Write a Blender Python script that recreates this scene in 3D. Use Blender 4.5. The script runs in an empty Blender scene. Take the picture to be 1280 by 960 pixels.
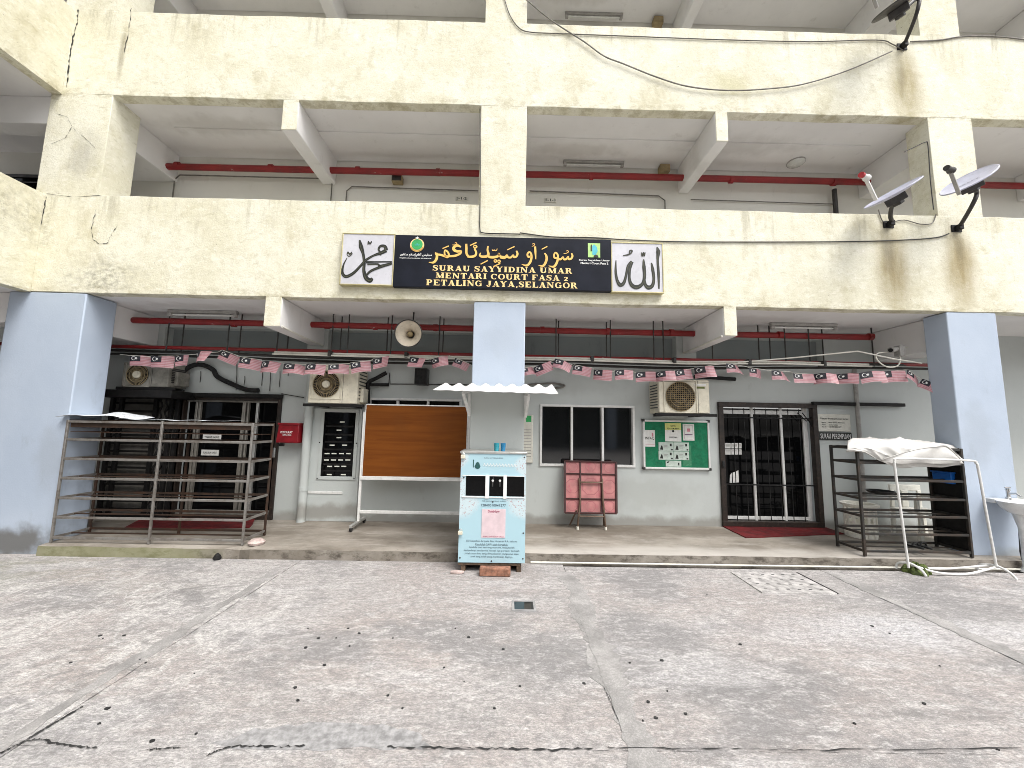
import bpy, bmesh, math, random
from math import sin, cos, pi, radians, sqrt
from mathutils import Vector, Matrix, Euler
random.seed(7)
scene = bpy.context.scene
COL = scene.collection

# ---------------------------------------------------------------- camera
CAM_H, F, PITCH, ROLL, YAW = 1.6, 480.0, radians(6.2), radians(-1.05), radians(-0.62)
B0 = Matrix(((1, 0, 0), (0, 0, 1), (0, -1, 0)))
RC = Matrix.Rotation(YAW, 3, 'Z') @ Matrix.Rotation(PITCH, 3, 'X') @ B0 @ Matrix.Rotation(ROLL, 3, 'Z')
cam = bpy.data.cameras.new('camera')
cam.sensor_width = 36.0
cam.lens = F / 1280 * 36.0
cam.clip_start, cam.clip_end = 0.05, 2000
co = bpy.data.objects.new('camera', cam)
COL.objects.link(co)
c0, c1, c2 = RC.col[0], RC.col[1], RC.col[2]
co.matrix_world = Matrix((( c0[0], -c1[0], -c2[0], 0), (c0[1], -c1[1], -c2[1], 0), (c0[2], -c1[2], -c2[2], CAM_H), (0, 0, 0, 1)))
scene.camera = co

# ---------------------------------------------------------------- light
SUN_EL, SUN_AZ = radians(58), radians(140)          # azimuth clockwise from +Y (north)
w = bpy.data.worlds.new('World'); scene.world = w; w.use_nodes = True
nt = w.node_tree; nt.nodes.clear()
sky = nt.nodes.new('ShaderNodeTexSky'); sky.sky_type = 'NISHITA'; sky.sun_disc = False
sky.sun_elevation = SUN_EL; sky.sun_rotation = SUN_AZ
sky.air_density = 1.0; sky.dust_density = 4.0; sky.ozone_density = 1.0
hs = nt.nodes.new('ShaderNodeHueSaturation'); hs.inputs['Saturation'].default_value = 0.22   # overcast: a greyer sky
bg = nt.nodes.new('ShaderNodeBackground'); bg.inputs['Strength'].default_value = 0.15
wo = nt.nodes.new('ShaderNodeOutputWorld')
nt.links.new(sky.outputs[0], hs.inputs['Color']); nt.links.new(hs.outputs[0], bg.inputs['Color']); nt.links.new(bg.outputs[0], wo.inputs['Surface'])
sun = bpy.data.lights.new('sun', 'SUN'); sun.energy = 1.2; sun.angle = radians(30); sun.color = (1, 0.96, 0.9)
so = bpy.data.objects.new('sun', sun); COL.objects.link(so)
sd = Vector((sin(SUN_AZ) * cos(SUN_EL), cos(SUN_AZ) * cos(SUN_EL), sin(SUN_EL)))
so.rotation_euler = sd.to_track_quat('Z', 'Y').to_euler(); so.location = (6, -6, 14)
vs = scene.view_settings
vs.view_transform = 'Standard'; vs.look = 'None'; vs.exposure = 0.94; vs.gamma = 1.0
scene.render.engine = 'CYCLES'
scene.cycles.max_bounces = 8; scene.cycles.diffuse_bounces = 5; scene.cycles.use_denoising = True; scene.cycles.filter_width = 0.9

# ---------------------------------------------------------------- measuring helpers (pixel of the 1280x960 photo -> point on a real plane)
def ray(px, py): return RC @ Vector(((px - 640) / F, (py - 480) / F, 1))
def at(px, py, Y):
    d = ray(px, py); return Vector((0, 0, CAM_H)) + d * (Y / d.y)
def flo(px, py, z):
    d = ray(px, py); return Vector((0, 0, CAM_H)) + d * ((z - CAM_H) / d.z)
def rect(x0, y0, x1, y1, Y):
    a, b = at(x0, y0, Y), at(x1, y1, Y)
    return min(a.x, b.x), max(a.x, b.x), min(a.z, b.z), max(a.z, b.z)
def rect4(tl, tr, bl, br, Y):
    a, b, c, d = at(*tl, Y), at(*tr, Y), at(*bl, Y), at(*br, Y)
    return (a.x + c.x) / 2, (b.x + d.x) / 2, (c.z + d.z) / 2, (a.z + b.z) / 2

# ---------------------------------------------------------------- mesh builder
class MB:
    def __init__(s): s.v = []; s.f = []; s.m = []
    def add(s, vs, fs, m=0):
        o = len(s.v); s.v += [tuple(v) for v in vs]
        for f in fs: s.f.append(tuple(i + o for i in f)); s.m.append(m)
        return s
    def box(s, x0, x1, y0, y1, z0, z1, m=0):
        return s.add([(x0, y0, z0), (x1, y0, z0), (x1, y1, z0), (x0, y1, z0), (x0, y0, z1), (x1, y0, z1), (x1, y1, z1), (x0, y1, z1)],
                     [(0, 3, 2, 1), (4, 5, 6, 7), (0, 1, 5, 4), (1, 2, 6, 5), (2, 3, 7, 6), (3, 0, 4, 7)], m)
    def bar(s, a, b, wx, wz, m=0, up=(0, 0, 1)):
        a, b = Vector(a), Vector(b); d = (b - a).normalized(); u = Vector(up)
        if abs(d.dot(u)) > 0.95: u = Vector((0, 1, 0))
        r = d.cross(u).normalized(); u = r.cross(d)
        vs = [p + r * sx * wx / 2 + u * sz * wz / 2 for p in (a, b) for sx, sz in ((-1, -1), (1, -1), (1, 1), (-1, 1))]
        return s.add(vs, [(3, 2, 1, 0), (4, 5, 6, 7), (0, 1, 5, 4), (1, 2, 6, 5), (2, 3, 7, 6), (3, 0, 4, 7)], m)
    def tube(s, pts, r, n=8, m=0):
        pts = [Vector(p) for p in pts]; rs = r if isinstance(r, (list, tuple)) else [r] * len(pts)
        vs = []; u = None
        for i, p in enumerate(pts):
            d = (pts[min(i + 1, len(pts) - 1)] - pts[max(i - 1, 0)]).normalized()
            if u is None:
                u = Vector((0, 0, 1)) if abs(d.z) < 0.9 else Vector((0, 1, 0))
            u = (u - d * u.dot(d))
            u = u.normalized() if u.length > 1e-6 else d.orthogonal().normalized()
            b = d.cross(u)
            vs += [p + (u * cos(2 * pi * k / n) + b * sin(2 * pi * k / n)) * rs[i] for k in range(n)]
        fs = []
        for i in range(len(pts) - 1):
            for k in range(n):
                a, b = i * n + k, i * n + (k + 1) % n
                fs.append((a, b, b + n, a + n))
        fs.append(tuple(range(n))[::-1]); fs.append(tuple(range((len(pts) - 1) * n, len(pts) * n)))
        return s.add(vs, fs, m)
    def lathe(s, prof, c=(0, 0, 0), axis=(0, 0, 1), n=20, m=0, caps=True):
        q = Vector((0, 0, 1)).rotation_difference(Vector(axis)); c = Vector(c)
        vs = [c + q @ Vector((r * cos(2 * pi * k / n), r * sin(2 * pi * k / n), h)) for r, h in prof for k in range(n)]
        fs = [(i * n + k, i * n + (k + 1) % n, (i + 1) * n + (k + 1) % n, (i + 1) * n + k) for i in range(len(prof) - 1) for k in range(n)]
        if caps: fs.append(tuple(range(n))[::-1]); fs.append(tuple(range((len(prof) - 1) * n, len(prof) * n)))
        return s.add(vs, fs, m)
    def prism(s, poly, y0, y1, m=0):            # poly of (x, z), counter-clockwise seen from -Y
        n = len(poly)
        vs = [(x, y0, z) for x, z in poly] + [(x, y1, z) for x, z in poly]
        fs = [tuple(range(n)), tuple(range(2 * n - 1, n - 1, -1))] + [(i, i + n, (i + 1) % n + n, (i + 1) % n) for i in range(n)]
        return s.add(vs, fs, m)
    def zprism(s, poly, z0, z1, m=0):           # poly of (x, y), counter-clockwise from above
        n = len(poly)
        vs = [(x, y, z1) for x, y in poly] + [(x, y, z0) for x, y in poly]
        fs = [tuple(range(n)), tuple(range(2 * n - 1, n - 1, -1))] + [(i, i + n, (i + 1) % n + n, (i + 1) % n) for i in range(n)]
        return s.add(vs, fs, m)
    def grid(s, fn, nu, nv, m=0, closed=False):
        vs = [fn(i / nu, j / nv) for j in range(nv + 1) for i in range(nu + 1)]
        fs = [(j * (nu + 1) + i, j * (nu + 1) + i + 1, (j + 1) * (nu + 1) + i + 1, (j + 1) * (nu + 1) + i) for j in range(nv) for i in range(nu)]
        return s.add(vs, fs, m)
    def wall(s, x0, x1, z0, z1, y, holes, depth=0.12, m=0):       # a face at y seen from -Y, with openings and their reveals
        xs = sorted({x0, x1, *[v for h in holes for v in h[:2]]}); zs = sorted({z0, z1, *[v for h in holes for v in h[2:4]]})
        for i in range(len(xs) - 1):
            for j in range(len(zs) - 1):
                cx, cz = (xs[i] + xs[i + 1]) / 2, (zs[j] + zs[j + 1]) / 2
                if any(h[0] < cx < h[1] and h[2] < cz < h[3] for h in holes): continue
                s.add([(xs[i], y, zs[j]), (xs[i + 1], y, zs[j]), (xs[i + 1], y, zs[j + 1]), (xs[i], y, zs[j + 1])], [(0, 1, 2, 3)], m)
        for h in holes:
            a, b, c, d = h[:4]
            for p, q in (((a, c), (b, c)), ((b, c), (b, d)), ((b, d), (a, d)), ((a, d), (a, c))):
                s.add([(p[0], y, p[1]), (q[0], y, q[1]), (q[0], y + depth, q[1]), (p[0], y + depth, p[1])], [(3, 2, 1, 0)], m)
        return s
    def ribbon(s, pts, ws, fn, d=0.0, t=0.0, m=0):      # flat brush stroke: pts in 2-D, fn(u, v, d) -> point
        P = [Vector(p) for p in pts]; vs = []
        for i, p in enumerate(P):
            t_ = (P[min(i + 1, len(P) - 1)] - P[max(i - 1, 0)])
            t_ = t_.normalized() if t_.length > 1e-9 else Vector((1, 0))
            nn = Vector((-t_.y, t_.x)); wd = ws[i] if isinstance(ws, (list, tuple)) else ws
            vs += [fn(*(p + nn * wd / 2), d), fn(*(p - nn * wd / 2), d)]
        return s.add(vs, [(2 * i, 2 * i + 1, 2 * i + 3, 2 * i + 2) for i in range(len(P) - 1)], m)

def smooth_pts(pts, n=4):
    """Catmull-Rom through the points (any dimension)."""
    P = [Vector(p) for p in pts]; out = []
    for i in range(len(P) - 1):
        a, b, c, d = P[max(i - 1, 0)], P[i], P[i + 1], P[min(i + 2, len(P) - 1)]
        for k in range(n):
            t = k / n
            out.append(0.5 * ((2 * b) + (c - a) * t + (2 * a - 5 * b + 4 * c - d) * t * t + (3 * b - a - 3 * c + d) * t ** 3))
    out.append(P[-1]); return out
def smooth_w(ws, n=4):
    out = []
    for i in range(len(ws) - 1): out += [ws[i] + (ws[i + 1] - ws[i]) * k / n for k in range(n)]
    return out + [ws[-1]]

# ---------------------------------------------------------------- objects
def world_base(p):
    while p is not None and p.parent is not None: p = p.parent
    return Vector(p.location) if p is not None else Vector((0, 0, 0))
def mk(name, mb, mats, parent=None, bevel=0.0, smooth=True, base=None, label=None, kind=None):
    o0 = world_base(parent) if parent is not None else Vector(base or (0, 0, 0))
    me = bpy.data.meshes.new(name)
    me.from_pydata([tuple(Vector(v) - o0) for v in mb.v], [], mb.f)
    for mm in (mats if isinstance(mats, (list, tuple)) else [mats]): me.materials.append(mm)
    if any(mb.m): me.polygons.foreach_set('material_index', mb.m)
    me.validate(); me.update()
    if smooth:
        me.polygons.foreach_set('use_smooth', [True] * len(me.polygons))
        me.set_sharp_from_angle(angle=radians(35))
    o = bpy.data.objects.new(name, me); COL.objects.link(o)
    if parent is not None: o.parent = parent
    else: o.location = o0
    if bevel:
        b = o.modifiers.new('bevel', 'BEVEL'); b.width = bevel; b.segments = 2; b.limit_method = 'ANGLE'; b.angle_limit = radians(40)
    if label: o['label'] = label
    if kind: o['kind'] = kind
    return o
def thing(name, label, cat, loc=(0, 0, 0), group=None):
    o = bpy.data.objects.new(name, None); COL.objects.link(o); o.location = loc; o.empty_display_size = 0.1
    o['label'] = label; o['category'] = cat
    if group: o['group'] = group
    return o
def tag(o, label, cat, group=None):
    o['label'] = label; o['category'] = cat
    if group: o['group'] = group
    return o
def dup_child(o, parent, dx=(0, 0, 0), rot=None):
    c = o.copy(); COL.objects.link(c); c.parent = parent; c.location = Vector(o.location) + Vector(dx)
    if rot is not None: c.rotation_euler = rot
    return c
def dup(root, loc, label):
    r = root.copy(); COL.objects.link(r); r.location = loc; r['label'] = label
    for ch in list(root.children):
        c = ch.copy(); COL.objects.link(c); c.parent = r
        for g in ch.children:
            d = g.copy(); COL.objects.link(d); d.parent = c
    return r

# ---------------------------------------------------------------- materials
def lin(r, g, b):
    f = lambda c: (c / 255) / 12.92 if c <= 10 else (((c / 255) + 0.055) / 1.055) ** 2.4
    return (f(r), f(g), f(b))
class NT:
    def __init__(s, name):
        s.mat = bpy.data.materials.new(name); s.mat.use_nodes = True; s.t = s.mat.node_tree
        s.p = s.t.nodes['Principled BSDF']
        s.co = s.t.nodes.new('ShaderNodeTexCoord').outputs['Object']
    def n(s, typ, **kw):
        x = s.t.nodes.new(typ)
        for k, v in kw.items(): setattr(x, k, v)
        return x
    def set(s, sock, v):
        if hasattr(v, 'node'): s.t.links.new(v, sock)
        elif isinstance(v, (tuple, list)) and len(v) == 3 and sock.type == 'RGBA': sock.default_value = (*v, 1)
        else: sock.default_value = v
    def noise(s, scale, detail=4, rough=0.55, stretch=(1, 1, 1), off=(0, 0, 0), dist=0.0):
        mp = s.n('ShaderNodeMapping'); s.set(mp.inputs['Vector'], s.co); mp.inputs['Scale'].default_value = stretch; mp.inputs['Location'].default_value = off
        x = s.n('ShaderNodeTexNoise'); s.set(x.inputs['Vector'], mp.outputs[0])
        x.inputs['Scale'].default_value = scale; x.inputs['Detail'].default_value = detail; x.inputs['Roughness'].default_value = rough; x.inputs['Distortion'].default_value = dist
        return x.outputs[0]
    def vor(s, scale, stretch=(1, 1, 1), feature='F1', out=0):
        mp = s.n('ShaderNodeMapping'); s.set(mp.inputs['Vector'], s.co); mp.inputs['Scale'].default_value = stretch
        x = s.n('ShaderNodeTexVoronoi', feature=feature); s.set(x.inputs['Vector'], mp.outputs[0]); x.inputs['Scale'].default_value = scale
        return x.outputs[out]
    def ramp(s, v, a, b, o0=0.0, o1=1.0):
        x = s.n('ShaderNodeMapRange', interpolation_type='SMOOTHSTEP'); s.set(x.inputs['Value'], v)
        x.inputs['From Min'].default_value = a; x.inputs['From Max'].default_value = b; x.inputs['To Min'].default_value = o0; x.inputs['To Max'].default_value = o1
        return x.outputs[0]
    def math(s, op, a, b=0.0):
        x = s.n('ShaderNodeMath', operation=op); s.set(x.inputs[0], a); s.set(x.inputs[1], b); return x.outputs[0]
    def mix(s, f, a, b):
        x = s.n('ShaderNodeMix', data_type='RGBA'); s.set(x.inputs[0], f); s.set(x.inputs[6], a); s.set(x.inputs[7], b); return x.outputs[2]
    def blob(s, c, r, edge=0.5, nscale=2.0, namt=0.6):
        """a stain of its own outline round c with radii r: 1 inside, 0 outside"""
        mp = s.n('ShaderNodeMapping'); s.set(mp.inputs['Vector'], s.co)
        mp.inputs['Scale'].default_value = tuple(1 / q for q in r); mp.inputs['Location'].default_value = tuple(-a / q for a, q in zip(c, r))
        L = s.n('ShaderNodeVectorMath', operation='LENGTH'); s.set(L.inputs[0], mp.outputs[0])
        d = s.math('ADD', L.outputs['Value'], s.math('MULTIPLY', s.math('SUBTRACT', s.noise(nscale, 5), 0.5), namt * 2))
        return s.ramp(d, 1.0, 1.0 - edge)
    def bump(s, h, strength=0.3, dist=0.01):
        x = s.n('ShaderNodeBump'); s.set(x.inputs['Height'], h); x.inputs['Strength'].default_value = strength; x.inputs['Distance'].default_value = dist
        s.t.links.new(x.outputs[0], s.p.inputs['Normal'])
    def out(s, col, rough=0.6, metal=0.0, spec=0.5):
        s.set(s.p.inputs['Base Color'], col); s.set(s.p.inputs['Roughness'], rough); s.p.inputs['Metallic'].default_value = metal
        s.p.inputs['Specular IOR Level'].default_value = spec
        return s.mat
def simple(name, c, rough=0.5, metal=0.0, var=0.12, scale=9, bump=0.0, bscale=80, spec=0.5, dirt=None):
    m = NT(name); d = tuple(q * (1 - var * 2) for q in c); e = tuple(min(1, q * (1 + var)) for q in c)
    k = m.mix(m.ramp(m.noise(scale, 6, 0.6), 0.3, 0.7), d, e)
    if dirt: k = m.mix(m.ramp(m.noise(scale * 2.3, 8, 0.7, off=(3, 1, 2)), 0.52, 0.72, 0, dirt[1]), k, dirt[0])
    if bump: m.bump(m.noise(bscale, 4), bump, 0.003)
    return m.out(k, m.ramp(m.noise(scale * 3, 3), 0.2, 0.8, rough * 0.8, min(1, rough * 1.2)), metal, spec)

BL = (0, 4.85, 0)        # the building's own origin; its materials work in these coordinates
def cream():
    m = NT('cream_masonry_paint')
    c = m.mix(m.ramp(m.noise(1.1, 7, 0.68), 0.38, 0.62), (0.745, 0.73, 0.61), (0.665, 0.64, 0.50))
    c = m.mix(m.ramp(m.noise(3.2, 8, 0.7, (1, 1, 0.55), (5, 2, 1)), 0.5, 0.72, 0, 0.6), c, (0.50, 0.455, 0.30))
    c = m.mix(m.ramp(m.noise(1.6, 9, 0.72, (1, 1, 1.6), (9, 0, 4)), 0.53, 0.68, 0, 0.45), c, (0.86, 0.83, 0.72))
    c = m.mix(m.ramp(m.noise(5, 10, 0.78, (0.7, 1, 1.7), (2, 7, 1), 0.4), 0.55, 0.74, 0, 0.6), c, (0.36, 0.325, 0.20))
    c = m.mix(m.ramp(m.noise(2.1, 10, 0.8, (0.8, 1, 1.4), (4, 2, 8)), 0.56, 0.70, 0, 0.5), c, (0.47, 0.44, 0.27))
    c = m.mix(m.ramp(m.noise(13, 10, 0.8, (0.8, 1, 1.3), (3, 5, 1), 0.6), 0.50, 0.66, 0, 0.5), c, (0.50, 0.47, 0.335))
    c = m.mix(m.ramp(m.noise(10, 10, 0.8, (0.8, 1, 1.5), (1, 9, 3), 0.6), 0.50, 0.66, 0, 0.55), c, (0.84, 0.82, 0.74))
    sep = m.n('ShaderNodeSeparateXYZ'); m.set(sep.inputs[0], m.co); zz = sep.outputs[2]
    runs = m.ramp(m.noise(5.0, 7, 0.75, (1, 0.2, 0.10), (2, 2, 2)), 0.50, 0.66)
    for top in (4.53, 7.26):
        gr = m.math('MULTIPLY', m.ramp(zz, top - 0.75, top), m.ramp(zz, top + 0.03, top + 0.02))
        c = m.mix(m.math('MULTIPLY', m.math('MULTIPLY', runs, gr), 0.55), c, (0.33, 0.30, 0.20))
    for bot in (3.20, 5.98):
        gb = m.math('MULTIPLY', m.ramp(zz, bot + 0.16, bot), m.ramp(zz, bot - 0.06, bot - 0.02))
        c = m.mix(m.math('MULTIPLY', gb, m.ramp(m.noise(6, 8, 0.75, (1, 1, 2)), 0.46, 0.62, 0, 0.6)), c, (0.38, 0.34, 0.21))
    c = m.mix(m.ramp(m.noise(22, 6, 0.7), 0.64, 0.72, 0, 0.8), c, (0.15, 0.13, 0.09))
    # rust and mould runs under the dish brackets, mould at the corner column, grime under the parapet tops
    for cc, rr, col, a in (((5.09, 0, 3.78), (0.34, 9, 0.85), (0.31, 0.25, 0.13), 0.95), ((6.0, 0, 3.80), (0.34, 9, 0.85), (0.33, 0.265, 0.135), 0.95), ((5.05, 0, 4.05), (0.13, 9, 0.4), (0.2, 0.19, 0.15), 0.6), ((6.02, 0, 4.1), (0.1, 9, 0.4), (0.2, 0.17, 0.1), 0.7),
                           ((5.52, 0, 6.5), (0.34, 9, 0.85), (0.34, 0.28, 0.14), 0.9), ((5.46, 0, 6.6), (0.1, 9, 0.5), (0.22, 0.2, 0.14), 0.5),
                           ((-5.3, 0, 3.42), (0.7, 9, 0.42), (0.15, 0.135, 0.09), 0.8), ((-5.75, 0, 5.1), (0.3, 9, 0.5), (0.34, 0.33, 0.30), 0.5),
                           ((-6.1, 0, 4.1), (0.18, 9, 0.55), (0.2, 0.18, 0.12), 0.55), ((-5.42, 0, 6.6), (0.06, 9, 0.5), (0.25, 0.22, 0.14), 0.7),
                           ((3.0, 0, 6.4), (0.5, 9, 0.3), (0.5, 0.47, 0.27), 0.6)):
        f = m.blob(cc, rr, 0.9, 3.0, 0.22 if rr[2] > .6 else 0.5)
        f = m.math('MULTIPLY', f, m.ramp(m.noise(9, 8, 0.7, (1, 1, 0.18)), 0.3, 0.62, a * 0.72, a))
        if cc[0] < -5.2 and cc[2] < 4.5: f = m.math('MULTIPLY', f, m.ramp(m.noise(11, 10, 0.82, (0.9, 1, 1.2), (3, 3, 3)), 0.40, 0.66))
        c = m.mix(f, c, col)
    h = m.math('ADD', m.noise(60, 5, 0.6), m.math('MULTIPLY', m.noise(4, 5, 0.6), 3.0))
    m.bump(m.math('ADD', h, m.math('MULTIPLY', m.noise(14, 6, 0.7), 1.6)), 0.5, 0.007)
    return m.out(c, 0.85, 0, 0.25)
def concrete_yard():
    m = NT('yard_concrete')
    c = m.mix(m.ramp(m.noise(0.7, 7, 0.62), 0.32, 0.7), (0.37, 0.348, 0.338), (0.50, 0.472, 0.46))
    c = m.mix(m.ramp(m.noise(2.6, 9, 0.7, (0.7, 1.5, 1), (3, 4, 0)), 0.42, 0.7, 0, 0.75), c, (0.60, 0.575, 0.565))
    c = m.mix(m.ramp(m.noise(1.7, 9, 0.72, (1.5, 0.7, 1), (7, 1, 0)), 0.52, 0.72, 0, 0.7), c, (0.225, 0.22, 0.22))
    for cc, rr, col, a in (((3.3, 3.25, 0), (2.4, 0.36, 9), (0.66, 0.66, 0.69), 0.8), ((1.75, 2.55, 0), (0.9, 0.3, 9), (0.14, 0.14, 0.145), 0.75), ((2.6, 2.36, 0), (1.5, 0.06, 9), (0.15, 0.15, 0.15), 0.7),
                           ((-3.6, 3.55, 0), (0.9, 0.3, 9), (0.17, 0.17, 0.17), 0.6), ((-4.9, 4.3, 0), (1.3, 0.55, 9), (0.19, 0.20, 0.10), 0.65),
                           ((-4.2, 3.9, 0), (1.8, 0.3, 9), (0.5, 0.49, 0.45), 0.5), ((-0.6, 2.28, 0), (0.75, 0.12, 9), (0.4, 0.4, 0.4), 0.2),
                           ((-0.15, 4.35, 0), (0.8, 0.3, 9), (0.15, 0.14, 0.125), 0.6), ((-0.9, 3.0, 0), (1.3, 0.8, 9), (0.47, 0.40, 0.365), 0.5), ((-2.6, 2.7, 0), (.6, .5, 9), (0.45, 0.385, 0.34), 0.45),
                           ((0.3, 2.75, 0), (0.7, 0.4, 9), (0.2, 0.195, 0.195), 0.5)):
        c = m.mix(m.math('MULTIPLY', m.blob(cc, rr, 0.7, 2.5, 0.7), a), c, col)
    c = m.mix(m.ramp(m.noise(0.55, 5, 0.6, off=(2, 6, 0)), 0.42, 0.62, 0, 0.7), c, (0.45, 0.395, 0.372))
    c = m.mix(m.ramp(m.noise(0.8, 7, 0.68, (0.7, 1.3, 1), (6, 3, 0)), 0.49, 0.60, 0, 0.8), c, (0.235, 0.23, 0.235))
    c = m.mix(m.ramp(m.noise(1.2, 8, 0.7, (0.6, 1.6, 1), (9, 1, 0)), 0.52, 0.64, 0, 0.6), c, (0.66, 0.645, 0.65))
    # worn pale film and dark scuffs, stronger on the left slab
    c = m.mix(m.ramp(m.noise(5.5, 10, 0.8, (0.6, 1.5, 1), (1, 1, 0), 0.7), 0.50, 0.64, 0, 0.75), c, (0.70, 0.675, 0.665))
    c = m.mix(m.ramp(m.noise(4.2, 10, 0.8, (0.7, 1.3, 1), (8, 5, 0), 0.7), 0.52, 0.68, 0, 0.6), c, (0.22, 0.213, 0.21))
    left = m.blob((-3.5, 3.1, 0), (2.3, 1.9, 9), 0.5, 1.5, 0.4)
    c = m.mix(m.math('MULTIPLY', left, m.ramp(m.noise(3.0, 10, 0.78, (1.5, 0.8, 1), (2, 9, 0), 1.2), 0.48, 0.58, 0, 0.85)), c, (0.72, 0.70, 0.68))
    c = m.mix(m.math('MULTIPLY', left, m.ramp(m.noise(2.2, 10, 0.75, (0.6, 1.4, 1), (5, 2, 0), 0.8), 0.54, 0.64, 0, 0.7)), c, (0.15, 0.147, 0.15))
    for o_, sc_l in (((4, 9, 0), 0.9), ((1, 3, 0), 1.3)):
        lines = m.ramp(m.math('ABSOLUTE', m.math('SUBTRACT', m.noise(sc_l, 1.5, 0.5, (1, 1, 1), o_), 0.5)), 0.0, 0.005, 0.9, 0)
        c = m.mix(m.math('MULTIPLY', lines, m.math('MULTIPLY', left, m.ramp(m.noise(2.0, 3), 0.45, 0.6))), c, (0.62, 0.61, 0.60))
    c = m.mix(m.ramp(m.noise(17, 9, 0.8, (0.7, 1.4, 1), (0, 5, 0)), 0.40, 0.55, 0.6, 0), c, (0.20, 0.195, 0.192))
    c = m.mix(m.ramp(m.noise(14, 9, 0.8, (0.7, 1.4, 1), (6, 5, 0)), 0.50, 0.64, 0, 0.6), c, (0.70, 0.68, 0.67))
    fine = m.noise(95, 6, 0.75, (0.6, 1.3, 1))
    c = m.mix(m.ramp(fine, 0.38, 0.62, 0.5, 0), c, (0.12, 0.117, 0.117))
    c = m.mix(m.ramp(m.noise(38, 6, 0.8, (0.8, 1.4, 1), (2, 8, 0)), 0.40, 0.56, 0.5, 0), c, (0.17, 0.165, 0.163))
    c = m.mix(m.ramp(m.noise(210, 3, 0.7, off=(1, 2, 0)), 0.55, 0.70, 0, 0.5), c, (0.66, 0.64, 0.62))
    h = m.math('ADD', m.math('MULTIPLY', fine, 1.0), m.math('MULTIPLY', m.noise(40, 2, 0.5, (0.05, 1.6, 1)), 0.7))
    m.bump(h, 0.55, 0.006)
    return m.out(c, m.ramp(m.noise(2, 4), 0.3, 0.7, 0.75, 0.95), 0, 0.3)
def mortar():
    m = NT('joint_mortar')
    c = m.mix(m.ramp(m.noise(3, 8, 0.7, (1, 1, 1)), 0.35, 0.68), (0.25, 0.243, 0.237), (0.45, 0.435, 0.425))
    c = m.mix(m.ramp(m.noise(120, 4, 0.7), 0.4, 0.65, 0.4, 0), c, (0.12, 0.12, 0.12))
    m.bump(m.noise(70, 5, 0.6), 0.35, 0.004)
    return m.out(c, 0.9, 0, 0.3)
def porch_concrete():
    m = NT('porch_screed')
    c = m.mix(m.ramp(m.noise(1.1, 7, 0.65, (1, 1.6, 1)), 0.3, 0.7), (0.155, 0.135, 0.11), (0.33, 0.30, 0.26))
    c = m.mix(m.ramp(m.noise(3.5, 8, 0.7, (0.6, 2, 1), (3, 3, 0)), 0.48, 0.72, 0, 0.6), c, (0.42, 0.395, 0.36))
    c = m.mix(m.ramp(m.noise(30, 6, 0.7), 0.6, 0.72, 0, 0.6), c, (0.10, 0.09, 0.075))
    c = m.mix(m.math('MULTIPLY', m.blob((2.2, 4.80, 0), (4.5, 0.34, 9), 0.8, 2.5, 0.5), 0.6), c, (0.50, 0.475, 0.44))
    c = m.mix(m.math('MULTIPLY', m.blob((0.8, 5.75, 0), (5.5, 0.42, 9), 0.7, 2.5, 0.6), 0.6), c, (0.13, 0.105, 0.08))  # shade over the porch's back half, put into the screed colour
    m.bump(m.noise(60, 5), 0.25, 0.004)
    return m.out(c, m.ramp(m.noise(2.3, 5), 0.3, 0.7, 0.5, 0.8), 0, 0.35)
def kerb_mat():
    m = NT('kerb_face_render')
    c = m.mix(m.ramp(m.noise(1.6, 7, 0.65), 0.3, 0.7), (0.15, 0.13, 0.105), (0.30, 0.275, 0.24))
    c = m.mix(m.ramp(m.noise(11, 8, 0.7, (0.5, 1, 1)), 0.45, 0.66, 0, 0.85), c, (0.06, 0.05, 0.04))
    c = m.mix(m.math('MULTIPLY', m.blob((-4.6, 4.7, 0), (1.4, 9, 9), 0.6), 0.55), c, (0.24, 0.25, 0.12))
    m.bump(m.noise(50, 5), 0.35, 0.006)
    return m.out(c, 0.9, 0, 0.3)
def wall_paint(name, a, b, dirtcol=(0.2, 0.2, 0.19), low=None, blobs=()):
    m = NT(name)
    c = m.mix(m.ramp(m.noise(0.8, 6, 0.6), 0.3, 0.7), a, b)
    c = m.mix(m.ramp(m.noise(5, 9, 0.72, (1, 1, 0.4), (1, 3, 6)), 0.56, 0.76, 0, 0.35), c, dirtcol)
    c = m.mix(m.ramp(m.noise(45, 4, 0.7), 0.68, 0.76, 0, 0.5), c, dirtcol)
    for cc, rr, col, al in blobs: c = m.mix(m.math('MULTIPLY', m.blob(cc, rr, 0.7, 5.0, 0.6), al), c, col)
    m.bump(m.math('ADD', m.noise(70, 4), m.math('MULTIPLY', m.noise(5, 4), 2.0)), 0.25, 0.004)
    return m.out(c, 0.75, 0, 0.3)
def plywood():
    m = NT('brown_plywood')
    g = m.noise(3.0, 8, 0.65, (0.35, 1, 6), (0, 0, 2), 0.6)
    c = m.mix(m.ramp(g, 0.3, 0.7), (0.135, 0.038, 0.005), (0.195, 0.059, 0.008))
    c = m.mix(m.ramp(m.noise(2.2, 6, 0.6, off=(4, 0, 1)), 0.5, 0.75, 0, 0.6), c, (0.14, 0.045, 0.008))
    c = m.mix(m.ramp(m.noise(14, 6, 0.7, (0.2, 1, 4)), 0.62, 0.75, 0, 0.4), c, (0.30, 0.125, 0.025))
    return m.out(c, 0.5, 0, 0.15)
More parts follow.
